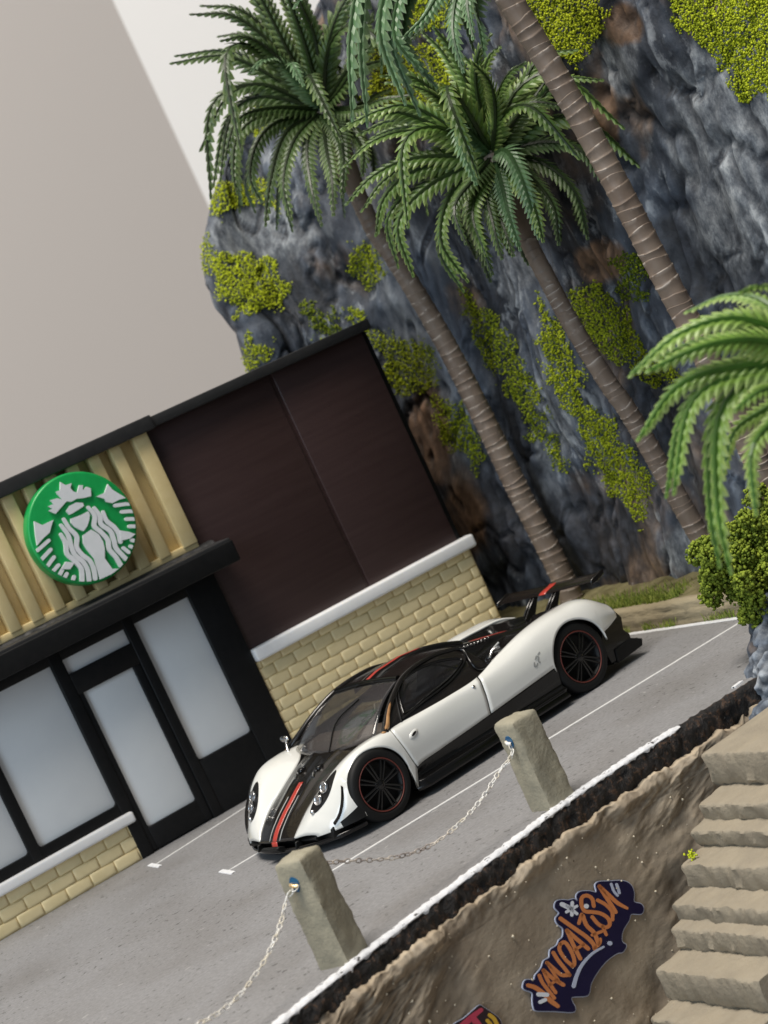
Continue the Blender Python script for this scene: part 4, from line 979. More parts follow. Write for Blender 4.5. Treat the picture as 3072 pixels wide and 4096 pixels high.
palm('tall palm with a ringed brown trunk rising out of the picture before the cliff', (47.8, -95, 0), [(47.8, -95, -.2), (47.3, -95, 15), (46.2, -95, 42), (45.2, -95, 55.5), (43.4, -95, 79), (40.3, -95, 100), (38.6, -95, 110), (37.4, -95, 117)], (2.1, 2.0, 1.95, 1.9, 1.9), (1100, -120), 296, z5, FC, 'frond_pale', 25, 9, 3.6, 18, sib=.6, jit=60, extra=((.3, .6), (1.3, .5), (-.8, .6), (2.4, .7), (-1.7, .8)))
FD = [([0, (1100, 330), (620, 420), (230, 740)], -1), ([0, (1200, 460), (800, 470), (380, 630)], 1), ([0, (1100, 660), (600, 800), (285, 1205)], -1), ([0, (1050, 720), (640, 960), (490, 1620)], 1), ([0, (1150, 740), (880, 1050), (870, 1700), (960, 2180)], -1), ([0, (1250, 220), (950, 150), (640, 275)], 1),
      ([0, (1300, 940), (1000, 1150), (900, 1500)], 1), ([0, (1300, 1050), (1120, 1300), (1150, 1750)], -1), ([0, (1350, 150), (1180, 90), (1040, 130)], -1), ([0, (1350, 560), (1120, 560), (950, 640)], 1), ([0, (1420, 800), (1180, 860), (1000, 1000)], -1)]
cD = at(*zD((1640, 620)), 198); bD = np.array([cD[0]+6, cD[1]+1, -52])
palm('lime green palm standing in front of the stairs, fronds out of focus', bD, [bD, (bD[0]-1, bD[1], -20), (cD[0]+2, cD[1]+.4, 10), (cD[0]+.4, cD[1], cD[2]-6), cD], (2.4, 2.2, 2.0, 1.8), (1640, 620), 198, zD, FD, 'frond_lime', 21, 8, 3.1, 19, sib=.5, extra=((-.4, .6), (.6, .7), (-1.3, .5)))

# ================================================================== the car (local frame: s back from the front axle, t sideways (-t faces the camera), z up)
CA = .11735; CW = 15.6
car_o = np.array([-19.35, -70.81, 0])+CW*np.array([-math.sin(CA), math.cos(CA), 0])
car = empty('sports_car', car_o, 'white and black model sports car with a red stripe and rear wing', 'car', rz=CA)
car['_local'] = 1
def cmk(name, V, F, mt, parent=car, smooth=True): return mk(name, V, F, mt, parent, smooth, world=False)
def cgrid(name, P, mt, flip, parent=car, thick=0): return grid(name, P, mt, parent, True, flip=flip, thick=thick, world=False)
def ctube(name, path, r, mt, parent=car, n=8): return mtube(name, path, r, mt, parent, n, world=False)
ST = np.array([-11.5, -11.0, -9.8, -8, -5.5, -2, 2.5, 6.8, 12, 18, 24, 30, 37, 44, 50, 53.2])
prof_ = np.array([  # t_in z_in | ridge | shoulder | widest | bottom
    [5.0, 3.1, 7.2, 3.2, 8.8, 3.1, 9.8, 2.9, 10.0, 2.6],
    [5.3, 3.7, 8.0, 4.2, 10.0, 3.9, 11.3, 3.3, 11.6, 2.6],
    [5.6, 4.7, 8.7, 5.6, 11.3, 5.1, 12.9, 4.0, 13.3, 2.6],
    [5.8, 5.9, 9.4, 7.2, 12.6, 6.6, 14.3, 5.0, 14.6, 2.6],
    [6.0, 7.1, 10.3, 8.95, 13.6, 8.7, 15.2, 6.2, 15.4, 2.6],
    [6.4, 8.6, 11.3, 10.55, 14.3, 10.6, 15.6, 7.8, 15.7, 2.6],
    [8.0, 10.1, 12.2, 11.4, 14.8, 11.15, 15.65, 8.5, 15.6, 2.6],
    [12.3, 11.1, 13.5, 11.3, 14.85, 10.75, 15.45, 8.3, 15.1, 4.6],
    [13.5, 11.1, 14.2, 11.1, 15.0, 10.3, 15.35, 8.0, 15.0, 5.0],
    [13.9, 11.0, 14.5, 11.0, 15.1, 10.2, 15.4, 8.0, 15.2, 5.3],
    [13.6, 11.05, 14.3, 11.15, 15.3, 10.4, 15.7, 8.2, 15.6, 5.7],
    [12.2, 12.0, 13.3, 12.25, 15.2, 11.2, 15.95, 8.9, 15.9, 6.1],
    [10.6, 12.9, 12.4, 13.35, 14.9, 12.5, 16.0, 9.8, 16.0, 6.5],
    [9.0, 13.2, 12.0, 13.6, 14.7, 12.8, 16.0, 10.2, 16.0, 6.8],
    [7.8, 12.6, 11.4, 12.9, 14.3, 12.1, 15.6, 9.8, 15.6, 7.3],
    [7.2, 10.9, 10.6, 11.0, 13.5, 10.2, 14.7, 8.8, 14.6, 7.8]])
pf = spl(ST, prof_)
bow = lambda s: float(np.interp(s, [-12, -10, -6, -2, 1], [2.6, 2.2, 1.0, .2, 0]))
def prow(s, zb=None):
    a = pf(s).reshape(5, 2).copy()
    if zb is not None: a[4, 1] = zb
    return crom(a, 41)
def side_at(s, v, sg=-1, zb=None):
    r = prow(s, zb); k = v*40; i = min(int(k), 39); q = r[i]+(r[i+1]-r[i])*(k-i)
    return np.array([s+bow(s)*(q[0]/14)**2, sg*q[0], q[1]])
def side_n(s, v, sg=-1):
    a = side_at(s+.1, v, sg)-side_at(s-.1, v, sg); b = side_at(s, min(1, v+.02), sg)-side_at(s, max(0, v-.02), sg)
    n = np.cross(a, b); n /= np.linalg.norm(n)
    return n if n[1]*sg+n[2] > 0 else -n
FWZ, RWZ = 5.3, 5.6
def arch(s):
    for sc_, zc, R in ((0, FWZ, 5.45), (42.7, RWZ, 5.95)):
        if abs(s-sc_) < R: return zc+math.sqrt(R*R-(s-sc_)**2)
    return None
def vclip(s, zb=None):
    zl = arch(s)
    if zl is None: return 1.
    r = prow(s, zb)
    for i in range(40, 12, -1):
        if r[i-1][1] >= zl: return (i-1+(r[i-1][1]-zl)/(r[i-1][1]-r[i][1]+1e-9))/40
    return .3
gapF = lambda v: 7.05-1.25*math.sin(math.pi*min(1, max(0, (v-.1)/.9)))
gapR = lambda v: 24.3-1.9*v
NV = 22
for sg in (-1, 1):
    out = (0, sg, .5)
    # front wing
    P = []
    ss = list(np.linspace(-11.5, -5.5, 26))+[-5.45+5.45*(1-math.cos(a)) for a in np.linspace(.02, math.pi-.02, 34)]+list(np.linspace(5.47, 6.8, 12))
    for s in ss:
        zb = float(np.interp(s, [5.45, 5.7, 6.8], [1.9, 2.2, 4.55])) if s > 5.455 else None
        vm = vclip(s, zb); row = []
        for v in np.linspace(0, vm, NV):
            q = s if s < 5.455 else 5.45+(s-5.45)/(6.8-5.45)*(gapF(v)-.2-5.45)
            row.append(side_at(q, v, sg, zb))
        P.append(row)
    fw = cgrid('front_wing', P, 'car_white', out, thick=.35)
    # door skin
    P = [[side_at(gapF(v)+(gapR(v)-gapF(v))*u, v, sg) for v in np.linspace(.06, 1, NV)] for u in np.linspace(0, 1, 30)]
    dr = cgrid('door', P, 'car_white', out, thick=.35)
    # rear wing panel
    P = []
    for s in list(np.linspace(0, 1, 22)*12.15+24.5)+[42.7-5.95*math.cos(a) for a in np.linspace(.02, math.pi-.02, 36)]+list(np.linspace(48.7, 53.2, 14)):
        vm = vclip(s); row = []
        for v in np.linspace(0, vm, NV):
            q = s if s > 36.66 else 36.7-(36.7-s)/(36.7-24.5)*(36.7-gapR(v)-.28)
            row.append(side_at(q, v, sg))
        P.append(row)
    rw = cgrid('rear_wing_panel', P, 'car_white', out, thick=.35)
    # headlamp: dark teardrop cover with two lamps
    def hl(u, w_, up=.05):       # u along -1..1, w across -1..1
        s = -7.0+2.9*u; wid = .105*math.sqrt(max(0, 1-u*u))*(1-.38*u); v = .30+.012*u+w_*wid
        return side_at(s, v, sg)+side_n(s, v, sg)*up
    P = [[hl(u, w_, .05) for w_ in np.linspace(-1, 1, 9)] for u in np.linspace(-1, 1, 19)]
    hd = cgrid('headlight', P, 'matt_black', out, fw)
    for u0, rad in ((-.42, .82), (.12, .92)):
        s = -7.0+2.9*u0; v = .295; c = side_at(s, v, sg); n = side_n(s, v, sg); n = n+np.array([-.7, 0, 0]); n /= np.linalg.norm(n)
        a = np.cross(n, (0, 0, 1)); a /= np.linalg.norm(a); b = np.cross(n, a); V, F = [], []
        for r_, h_ in ((rad, .1), (rad, .42), (rad*.86, .5), (rad*.78, .36), (rad*.45, .26), (rad*.2, .4)):
            for k in np.arange(14)*2*math.pi/14: V.append(c+n*h_+r_*(math.cos(k)*a+math.sin(k)*b))
        for i in range(5):
            for j in range(14): F.append((i*14+j, i*14+(j+1) % 14, (i+1)*14+(j+1) % 14, (i+1)*14+j))
        F.append(tuple(range(70, 84))); cmk('lamp', V, F, 'silver', hd)
    s, v = -9.6, .285; c = side_at(s, v, sg)+side_n(s, v, sg)*.12
    bm = bmesh.new(); bmesh.ops.create_icosphere(bm, subdivisions=2, radius=.38); bmesh.ops.translate(bm, verts=bm.verts, vec=c); mkbm('lamp', bm, 'silver', hd, True, world=False)
    # canard blade and brake intake in the corner
    P = []
    for u in np.linspace(0, 1, 12):
        s = -10.2+4.0*u; v = .80-.26*u; c = side_at(s, v, sg); n = side_n(s, v, sg); w_ = .62*math.sin(math.pi*(.08+.84*u))**.6
        dn = side_at(s, min(1, v+.05), sg)-c; dn /= np.linalg.norm(dn)
        P.append([c+n*.02+dn*.28, c+n*w_+dn*.1, c+n*w_, c-dn*.22+n*.02])
    cgrid('canard', P, 'carbon', out, fw)
    P = [[side_at(s, v, sg)+side_n(s, v, sg)*.06 for v in np.linspace(.86, 1, 6)] for s in np.linspace(-9.6, -5.6, 12)]
    cgrid('brake_intake', P, 'matt_black', out, fw)
    # small vent and lock on the door
    for s, v, ra, rb, mt_, nm in ((8.6, .66, .95, .42, 'car_white', 'vent_rim'), (8.6, .66, .62, .22, 'matt_black', 'vent'), (21.9, .47, .28, .28, 'silver', 'lock')):
        c = side_at(s, v, sg); n = side_n(s, v, sg); a = side_at(s+.3, v-.012, sg)-c; a /= np.linalg.norm(a); b = np.cross(n, a)
        hgt = .16 if nm != 'vent' else .22
        V = [c+n*.0+ra*1.1*math.cos(k)*a+rb*1.1*math.sin(k)*b for k in np.arange(18)*2*math.pi/18]+[c+n*hgt+ra*.8*math.cos(k)*a+rb*.8*math.sin(k)*b for k in np.arange(18)*2*math.pi/18]
        cmk(nm, V, [(i, (i+1) % 18, 18+(i+1) % 18, 18+i) for i in range(18)]+[tuple(range(18, 36))], mt_, dr)
    # small grey script mark on the rear wing
    def em(q):
        s, v = 34.2+q[0], .80-q[1]*.06; return side_at(s, v, sg)+side_n(s, v, sg)*.03
    for pth in ([(-.8, .1), (-1, -.5), (-.7, -.8), (-.3, -.5)], [(-.3, .5), (.1, .9), (.4, .5), (.1, 0), (.2, -.6)], [(.6, 1), (1, 1.1)]):
        stroke('emblem', pth, .26, em, side_n(34.2, .8, sg), .03, 'grey_print', rw, world=False)
    # sill skirt
    P = []
    for s in np.linspace(5.7, 37.2, 40):
        tb, zb = pf(s)[8], pf(s)[9]
        if s < 6.8: zb = float(np.interp(s, [5.7, 6.8], [3.3, 4.6]))
        k = min(1, (s-5.7)/1.2); rows = [(tb-.5, zb+.5), (tb-.18, zb-.02), (tb-.25, zb-.5), (tb-.9, 3.6), (tb-.75, 3.1), (tb+.1, 2.75), (15.75, 2.55), (15.6, 2.15), (16.1, 1.75), (16.05, 1.35), (14, 1.2), (11, 1.2)]
        P.append([(s, sg*(a if q_ < 5 else 14.6+(a-14.6)*k), b) for q_, (a, b) in enumerate(rows)])
    cgrid('side_skirt', P, 'car_black', out)
    # greenhouse side, window and pillars
    zup = lambda s: float(np.interp(s, [5.2, 9.2, 12, 14.3, 18, 22, 25.4, 27.0, 27.4], [11.3, 13.9, 15.25, 16.15, 16.65, 16.6, 15.9, 14.6, 13.2]))
    def gt(s, z, up=0):
        f_ = (z-11)/max(.3, zup(s)-11); t = 13.7-(z-11)*.76-.035*max(0, s-12)+.35*math.sin(math.pi*min(1, max(0, f_)))
        return np.array([s, sg*(t+up), z+up*.4])
    wl = crom([(10.0, 12.1), (11.2, 14.0), (12.9, 15.4), (15, 16.0), (18, 16.05), (21.5, 15.55), (24.6, 14.35), (23.6, 13.6), (20.5, 12.9), (15, 12.35), (11.5, 12.0), (10.0, 12.1)], 70)
    su, fv = np.linspace(5.2, 27.4, 110), np.linspace(0, 1, 38); V = [gt(s, 10.8+(zup(s)-10.8)*f_) for s in su for f_ in fv]; F = []
    wlp = [tuple(q) for q in wl[:-1]]
    for i in range(109):
        for j in range(37):
            sm, fm = (su[i]+su[i+1])/2, (fv[j]+fv[j+1])/2
            if not inpoly(sm, 10.8+(zup(sm)-10.8)*fm, wlp): F.append((i*38+j, (i+1)*38+j, (i+1)*38+j+1, i*38+j+1) if sg < 0 else (i*38+j, i*38+j+1, (i+1)*38+j+1, (i+1)*38+j))
    gh = cmk('cabin_side', V, F, 'carbon'); md = gh.modifiers.new('solid', 'SOLIDIFY'); md.thickness = .25*S; md.offset = -1
    c0 = np.array([17, 14.0]); V = []; rings = 7
    for k in range(rings):
        f_ = 1-k/rings
        V += [gt(*(c0+(q-c0)*f_), .09) for q in wl[:-1]]
    V.append(gt(*c0, .09)); n_ = len(wl)-1
    F = [(k*n_+j, k*n_+(j+1) % n_, (k+1)*n_+(j+1) % n_, (k+1)*n_+j) for k in range(rings-1) for j in range(n_)]+[((rings-1)*n_+j, (rings-1)*n_+(j+1) % n_, rings*n_) for j in range(n_)]
    sw = cmk('side_window', V, F, 'glass_dark', gh)
    ctube('window_frame', [gt(*q, .08) for q in wl], .23, 'car_black', sw, 6)
    ctube('divider', [gt(20.2, 15.7, .12), gt(22.9, 13.5, .12)], .14, 'car_black', sw, 6)
    # A pillar, door shut line and B trim
    pil = crom([gt(5.0, 11.1, .1), gt(7.2, 12.6, .18), gt(9.4, 13.95, .2), gt(12, 15.2, .18), gt(14.6, 16.15, .1), gt(18, 16.6, .05), gt(22, 16.55, 0), gt(25.6, 15.8, 0)], 40)
    ctube('pillar', pil, np.interp(np.linspace(0, 1, 40), [0, .2, .45, 1], [.62, .50, .46, .36]), 'carbon', gh, 8)
    ctube('pillar_glint', crom([gt(4.6, 11.0, .35), gt(6.0, 11.7, .5), gt(7.6, 12.85, .52), gt(9.2, 13.9, .48), gt(10.8, 14.7, .40)], 20), np.interp(np.linspace(0, 1, 20), [0, .3, 1], [.42, .34, .14]), 'warm_glint', gh, 8)  # added strip: warm reflection low on the A pillar, put in as colour
    ctube('door_edge', crom([gt(8.6, 11.2, .1), gt(9.4, 12.6, .2), gt(11.2, 14.5, .16), gt(13, 15.7, .1)], 16), .16, 'matt_black', gh, 6)
    ctube('door_edge', crom([gt(9.0, 11.6, .15), gt(14, 12.0, .2), gt(20, 12.45, .2), gt(24.6, 13.6, .2), gt(26, 14.6, .1)], 22), .15, 'matt_black', gh, 6)
    ctube('rear_trim', crom([gt(25.6, 15.8, .1), gt(26.3, 14.9, .3), gt(25.4, 13.2, .35), gt(25.6, 11.9, .2), gt(27.0, 11.4, .2)], 24), .26, 'car_black', gh, 8)
# hood
zc = spl([-11.7, -11.0, -9, -6, -3.6, 0, 2.6], [3.0, 3.75, 5.3, 7.1, 8.45, 9.8, 10.6])
P = []
for s in np.linspace(-11.7, 3.4, 34):
    te, ze = pf(max(s, -11.5))[0]+.25, pf(max(s, -11.5))[1]-.12
    row = []
    for u in np.linspace(-1, 1, 25):
        t = u*te; rid = .22*math.exp(-((abs(u)-.42)/.12)**2)*min(1, max(0, (s+11)/4))
        row.append((s+bow(s)*(t/14)**2+.9*max(0, s-1)/2.4*(u*u), t, zc(min(s, 2.6))+(ze-zc(min(s, 2.6)))*abs(u)**2.4+rid))
    P.append(row)
hood = cgrid('bonnet', P, 'carbon', (0, 0, 1), thick=.25)
def hoodp(s, t, up=.06):
    te, ze = pf(max(s, -11.5))[0]+.25, pf(max(s, -11.5))[1]-.12; u = t/te
    return np.array([s+bow(s)*(t/14)**2, t, zc(min(s, 2.6))+(ze-zc(min(s, 2.6)))*abs(u)**2.4+.22*math.exp(-((abs(u)-.42)/.12)**2)*min(1, max(0, (s+11)/4))+up])
cgrid('stripe', [[hoodp(s, t) for t in np.linspace(-.6, .6, 5)] for s in np.linspace(-11.7, -3.3, 24)], 'red', (0, 0, 1), hood, thick=.05)
P = [[(-11.7-.35*f_, t, 3.05-1.15*f_) for t in np.linspace(-.8, .8, 4)] for f_ in np.linspace(0, 1, 5)]
cgrid('stripe', P, 'red', (-1, 0, .3), hood, thick=.06)
for t in (-1.5, 1.5): cgrid('pin_line', [[hoodp(s, t+d, .05) for d in (-.12, .12)] for s in np.linspace(-11.6, -5.5, 20)], 'grey_print', (0, 0, 1), hood, thick=.03)
for t, s in ((2.6, -.9), (-2.6, -.9)):
    c = hoodp(s, t, 0); V = [(c[0]+r_*math.cos(k), c[1]+r_*math.sin(k), c[2]+h_) for r_, h_ in ((.75, -.1), (.75, .28), (.5, .32), (.45, .12)) for k in np.arange(14)*2*math.pi/14]
    F = [(i*14+j, i*14+(j+1) % 14, (i+1)*14+(j+1) % 14, (i+1)*14+j) for i in range(3) for j in range(14)]+[tuple(range(42, 56))]
    cmk('bonnet_vent', V, F, 'car_black', hood)
    ctube('vent_trim', [hoodp(s-1.9, t-.4, .1), hoodp(s-1.4, t, .22), hoodp(s-.9, t+.4, .12)], .16, 'silver', hood, 6)
# windscreen
bs_ = lambda u: np.array([2.4+2.6*abs(u)**2.2, u*12.5, 10.35+.75*abs(u)**1.5]); ts_ = lambda u: np.array([14.6-.3*u*u, u*9.6, 16.5-.35*u*u])
P = []
for f_ in np.linspace(0, 1, 14):
    P.append([bs_(u)+(ts_(u)-bs_(u))*f_+np.array([-.35, 0, .75])*math.sin(math.pi*f_) for u in np.linspace(-.93, .93, 25)])
ws = cgrid('windscreen', P, 'glass', (-1, 0, 1), thick=.12)
ctube('screen_header', [P[-1][i]+np.array([.05, 0, .05]) for i in range(25)], .5, 'car_black', ws, 8)
ctube('wiper', crom([bs_(-.1)+np.array([.2, 0, .3]), P[5][12]+np.array([-.1, 0, .3]), P[9][9]+np.array([-.05, 0, .2])], 10), .13, 'matt_black', ws, 6)
# roof with its long scoop
tr_ = lambda s: float(np.interp(s, [14.2, 18, 22, 26, 28], [9.6, 9.2, 8.8, 8.4, 8.0]))
zr_ = lambda s: float(np.interp(s, [14.2, 18, 22, 26, 28], [16.15, 16.6, 16.5, 15.8, 15.2])); zrc = spl([14.2, 18, 22, 26, 28], [16.55, 17.1, 17.2, 16.5, 15.9])
P = [[(s, u*tr_(s), zrc(s)+(zr_(s)-zrc(s))*u*u) for u in np.linspace(-1, 1, 19)] for s in np.linspace(14.2, 28, 22)]
roof = cgrid('roof', P, 'carbon', (0, 0, 1), thick=.25)
P = []
for s in np.linspace(14.0, 33, 26):
    zt = float(np.interp(s, [14, 17, 22, 27, 30, 33], [16.7, 17.35, 17.55, 17.0, 16.2, 15.1])); hw = float(np.interp(s, [14, 20, 33], [3.4, 2.6, 1.6]))
    P.append([(s, t*hw, zt-(.75*abs(t)**6 if abs(t) < 1 else 1.3)) for t in (-1.06, -.98, -.9, -.7, -.4, 0, .4, .7, .9, .98, 1.06)])
sc_ = cgrid('roof_scoop', P, 'car_black', (0, 0, 1), roof, thick=.15)
cgrid('stripe', [[(s, t, float(np.interp(s, [14, 17, 22, 27, 30, 33], [16.7, 17.35, 17.55, 17.0, 16.2, 15.1]))+.06) for t in np.linspace(-.5, .5, 4)] for s in np.linspace(14.6, 26, 18)], 'red', (0, 0, 1), sc_, thick=.04)
# engine cover between the rear wings
zec = spl([27, 30, 34, 38, 43, 48, 53.6], [15.6, 15.0, 14.1, 13.3, 12.3, 11.6, 10.6])
def ecp(s, u, up=0):
    te, ze = pf(s)[0]+.25, pf(s)[1]-.25; low = min(ze-.5, zec(s)-.6) if s < 46 else ze-.15
    a = abs(u)*te; k = min(1, max(0, (a-1.9)/1.6)); k = k*k*(3-2*k); g = min(1, max(0, (abs(u)-.82)/.18))
    return np.array([s, u*te, zec(s)*(1-k)+low*k+(ze-low)*g*k+up])
P = [[ecp(s, u) for u in np.linspace(-1, 1, 41)] for s in np.linspace(25.6, 53.4, 44)]
ec = cgrid('engine_cover', P, 'car_black', (0, 0, 1), thick=.2)
cgrid('stripe', [[ecp(s, t/12, .07) for t in np.linspace(-1.5, 1.5, 5)] for s in np.linspace(36.2, 42.2, 12)], 'red', (0, 0, 1), ec, thick=.04)
for k in range(12):
    s = 29.5+k*.72; c = ecp(s, -2.35/(pf(s)[0]+.25), .1)
    bm = boxbm(c[0]-.16, c[0]+.16, c[1]-.2, c[1]+.2, c[2]-.2, c[2]+.14, .05, 1); mkbm('louvre', bm, 'silver', ec, False, world=False)
ctube('hinge', [ecp(31.5, -.72, .1), ecp(32.3, -.75, .9), ecp(33.6, -.8, .7)], .28, 'silver', ec, 8)
ctube('hinge', [ecp(34.4, -.55, .2), ecp(35.6, -.62, .6)], .2, 'grey_print', ec, 8)
# chassis block, cabin tub, seats
def extr(name, pts, t0, t1, mt, parent=car, ang=40):
    V = [(a, t0, b) for a, b in pts]+[(a, t1, b) for a, b in pts]; n = len(pts)
    F = [tuple(range(n)), tuple(range(n, 2*n))]+[(i, (i+1) % n, n+(i+1) % n, n+i) for i in range(n)]
    bm = bmesh.new(); bv = [bm.verts.new(v) for v in V]
    for f in F: bm.faces.new([bv[i] for i in f])
    bmesh.ops.recalc_face_normals(bm, faces=bm.faces); bmesh.ops.bevel(bm, geom=[e for e in bm.edges], offset=.12, segments=1, affect='EDGES')
    return autosmooth(mkbm(name, bm, mt, parent, False, world=False), ang)
ch = extr('chassis', [(-9.8, 1.5), (-10.6, 2.4), (-8, 4.4), (-3, 6.6), (2, 8.2), (5, 8.4), (8, 8.4), (24, 8.6), (26, 10), (38, 11.2), (50, 10.6), (52.5, 8), (53, 3), (50, 1.5)], -9.6, 9.6, 'matt_black')
extr('sill_core', [(6.0, 1.6), (5.9, 4.5), (7, 8.6), (23.5, 8.8), (36.8, 9.6), (36.6, 1.6)], -14.2, 14.2, 'matt_black', ch)
extr('nose_core', [(-9.2, 1.7), (-9.0, 3.0), (-6.0, 5.0), (-5.6, 1.7)], -12.6, 12.6, 'matt_black', ch)
for t in (-5.2, 5.2):
    extr('seat', [(15, 8.6), (15.4, 10.6), (19.2, 10.4), (22, 14.6), (23.2, 14.9), (22.8, 8.6)], t-2.4, t+2.4, 'matt_black', ch)
extr('dashboard', [(5.5, 8.5), (6.5, 11.2), (9.5, 11.5), (10.2, 10.2), (10, 8.5)], -10.8, 10.8, mat('dash_grey', (.09, .075, .068), rough=.5), ch)
V, F = torus(1.5, 1.5, .22, 18, 6); V = [(11.2-.35*v[0]*1.0, -5.2+v[1], 11.6+.93*v[0]) for v in V]; cmk('steering_wheel', V, F, 'matt_black', ch)
# splitter, nose lip, bumper
pl = [(-12.5, 0), (-12.2, 4), (-11.5, 8), (-10.2, 11.2), (-8.6, 13.6), (-5.4, 15.3), (-4.9, 15.2), (-5.6, 11), (-6, 0)]
def splitter(z0, z1, k, mt, nm, parent):
    pts = [(a+(1-k)*12, -b*k, z0) for a, b in pl]+[(a+(1-k)*12, b*k, z0) for a, b in pl[::-1][1:-1]]
    return prism(nm, pts, (0, 0, 1), z1-z0, mt, parent, world=False)
spn = splitter(1.25, 1.75, .95, 'car_black', 'splitter', car)
ctube('splitter_lip', crom([(a+.6, -b*.955, 1.72) for a, b in pl[5::-1]]+[(a+.6, b*.955, 1.72) for a, b in pl[1:6]], 60), .24, 'car_black', spn, 8)
extr('nose_lip', [(-12.4, 1.6), (-13.2, 2.5), (-12.5, 2.7), (-11.6, 2.3), (-11.6, 1.5)], -2.4, 2.4, 'matt_black', spn)
for t in (-5.6, 5.6): extr('lip_fin', [(-11.9, 1.7), (-11.6, 2.7), (-10.6, 2.7), (-10.4, 1.7)], t-.15, t+.15, 'matt_black', spn)
# tail
tl = extr('rear_bumper', [(48.9, 1.6), (48.6, 5), (50, 7.5), (52.2, 9.2), (53.7, 9.0), (54.7, 7.2), (54.0, 5.3), (54.8, 4.2), (54.4, 1.7)], -13.9, 13.9, 'car_black')
for t in (-14.0, -9, -4.5, 0, 4.5, 9, 14.0): extr('diffuser_fin', [(50, 1.2), (50.5, 3.4), (54.4, 3.6), (56.6, 2.5), (56.0, 1.5)], t-.18, t+.18, 'matt_black', tl)
extr('diffuser', [(49.6, 1.2), (49.8, 1.7), (55.6, 3.0), (56.3, 2.9), (56.1, 2.3), (54, 1.5)], -13.6, 13.6, 'car_black', tl)
for dy, dz in ((-.75, -.75), (.75, -.75), (-.75, .75), (.75, .75)): ctube('exhaust', [(53.5, dy, 8.2+dz), (55.2, dy, 8.3+dz)], .62, 'silver', tl, 12)
for t in (-10.5, 10.5, -8, 8): ctube('tail_light', [(54.0, t, 8.0), (54.75, t, 8.0)], .7, 'red', tl, 12)
# rear wing
wg = []
for t in np.linspace(-12.7, 12.7, 41):
    dip = .25*(abs(t)/13.3)**2
    wg.append([(52.6+dip*1.5+a, t, b+.12*(abs(t)/13.3)**2) for a, b in ((0, 14.3), (.5, 14.55), (1.4, 14.72), (2.5, 14.85), (3.1, 15.05), (3.2, 14.95), (2.6, 14.62), (1.4, 14.45), (.5, 14.25), (0, 14.3))])
wing = cgrid('rear_wing', wg, 'carbon', (0, 0, 1))
cgrid('stripe', [[(a, t, b+.05) for t in np.linspace(-.9, .9, 4)] for a, b in ((52.57, 14.22), (52.62, 14.36), (53.1, 14.58), (54, 14.75), (55.1, 14.88), (55.7, 15.08))], 'red', (0, 0, 1), wing, thick=.05)
for t in (-12.8, 12.8): extr('end_plate', [(52.6, 14.0), (52.9, 14.8), (55.6, 15.35), (56.2, 15.3), (56, 14.6), (54, 14.0)], t-.14, t+.14, 'carbon', wing)
for t in (-2.6, 2.6, -3.4, 3.4): extr('wing_post', [(48.2, 11.0), (50.6, 12.9), (53.2, 14.6), (54.4, 14.8), (53, 13.2), (51.2, 11.0)], t-.16, t+.16, 'car_black', wing)
for t in (-3.0, 3.0): ctube('wing_stay', [(50.6, t, 10.9), (54.2, t, 14.6)], .17, mat('stay_gold', (.35, .26, .14), rough=.3, metal=.8), wing, 6)
# mirror on its stalk, far side
mr = ctube('mirror_stalk', crom([(3.6, 12.2, 10.8), (4.2, 12.8, 11.9), (4.9, 13.5, 12.8)], 8), np.linspace(.34, .2, 8), 'silver')
bm = bmesh.new(); bmesh.ops.create_icosphere(bm, subdivisions=3, radius=1)
for v in bm.verts: v.co = Vector((5.0+v.co.x*.5*(1 if v.co.x < 0 else .4), 13.8+v.co.y*1.25, 13.1+v.co.z*.52))
mkbm('mirror_head', bm, 'silver', mr, True, world=False)
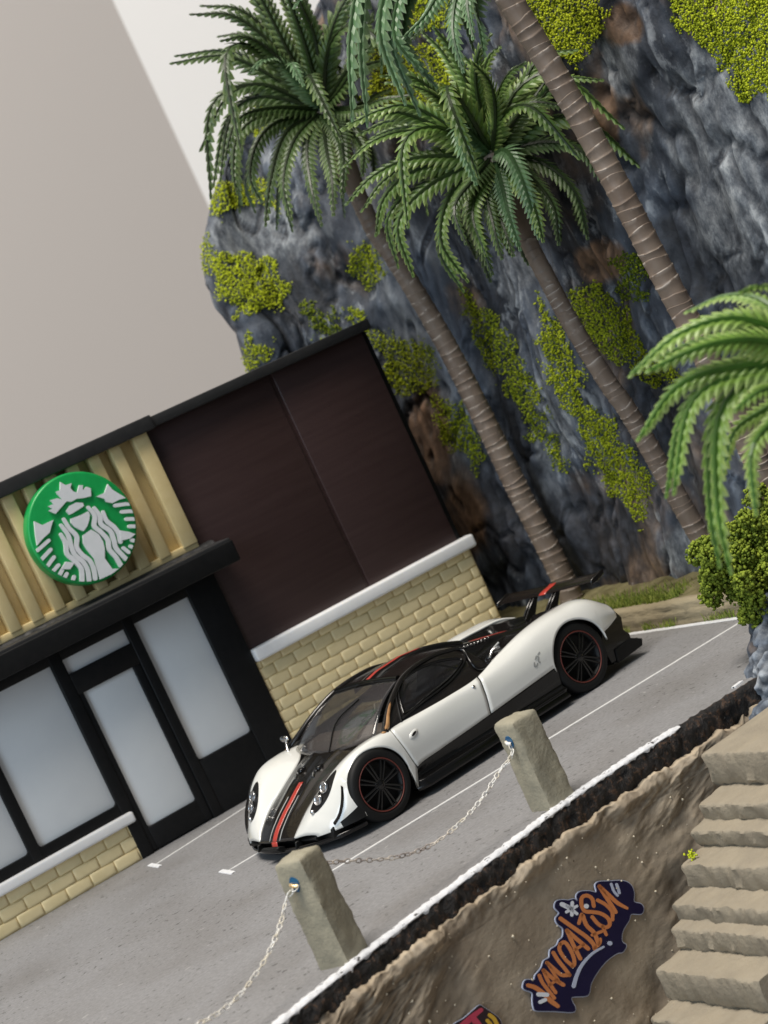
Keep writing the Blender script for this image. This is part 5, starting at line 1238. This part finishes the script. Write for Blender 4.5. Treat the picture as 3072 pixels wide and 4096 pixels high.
# wheels
def wheel(sx, sg, R, wd, rim):
    ty = sg*15.5; V, F = [], []; n = 48
    pro = [(rim-.1, -wd+.3), (rim+.2, -wd+.1), (R-.9, -wd), (R-.25, -wd+.25), (R, -wd+.7), (R, -.75), (R-.12, -.35), (R-.45, -.08), (R-1.0, .02), (rim+.35, 0), (rim+.1, -.12), (rim, -.3)]
    for (r_, y) in pro:
        for a in np.arange(n)*2*math.pi/n: V.append((sx+r_*math.cos(a), ty+sg*y, R+r_*math.sin(a)))
    for i in range(len(pro)-1):
        for j in range(n): F.append((i*n+j, i*n+(j+1) % n, (i+1)*n+(j+1) % n, (i+1)*n+j))
    root = mkroot = cmk('wheel', V, F, 'tyre'); autosmooth(root, 40)
    # rim barrel and back disc
    pro2 = [(rim, -.3), (rim-.25, -.35), (rim-.3, -1.4), (rim-.6, -1.7), (.3, -1.75), (.05, -1.75)]; V, F = [], []
    for (r_, y) in pro2:
        for a in np.arange(n)*2*math.pi/n: V.append((sx+r_*math.cos(a), ty+sg*y, R+r_*math.sin(a)))
    for i in range(len(pro2)-1):
        for j in range(n): F.append((i*n+j, i*n+(j+1) % n, (i+1)*n+(j+1) % n, (i+1)*n+j))
    cmk('rim', V, F, 'matt_black', root)
    V, F = torus(rim-.02, rim-.02, .10, 48, 6); cmk('rim_ring', [(sx+v[0], ty+sg*(-.12)+v[2], R+v[1]) for v in V], F, 'darkred', root)
    for k in range(8):
        for d in (-.13, .13):
            a = 2*math.pi*k/8+.2; ca, sa = math.cos(a+d*.75), math.sin(a+d*.75)
            p0 = np.array([sx+.7*math.cos(a+d*2), ty+sg*(-.42), R+.7*math.sin(a+d*2)]); p1 = np.array([sx+(rim-.2)*ca, ty+sg*(-.45), R+(rim-.2)*sa]); pm = (p0+p1)/2+np.array([0, sg*.06, 0])
            ctube('spoke', [p0, pm, p1], .17, 'car_black', root, 6)
    pro3 = [(.95, -.8), (.9, -.42), (.62, -.3), (.34, -.26), (.28, -.14), (.1, -.1)]; V, F = [], []; n = 20
    for (r_, y) in pro3:
        for a in np.arange(n)*2*math.pi/n: V.append((sx+r_*math.cos(a), ty+sg*y, R+r_*math.sin(a)))
    for i in range(len(pro3)-1):
        for j in range(n): F.append((i*n+j, i*n+(j+1) % n, (i+1)*n+(j+1) % n, (i+1)*n+j))
    F.append(tuple(range(5*n, 6*n))); cmk('hub', V, F, 'car_black', root)
for sg in (-1, 1):
    wheel(0, sg, FWZ, 4.2, 3.85); wheel(42.7, sg, RWZ, 5.2, 4.05)
del car['_local']
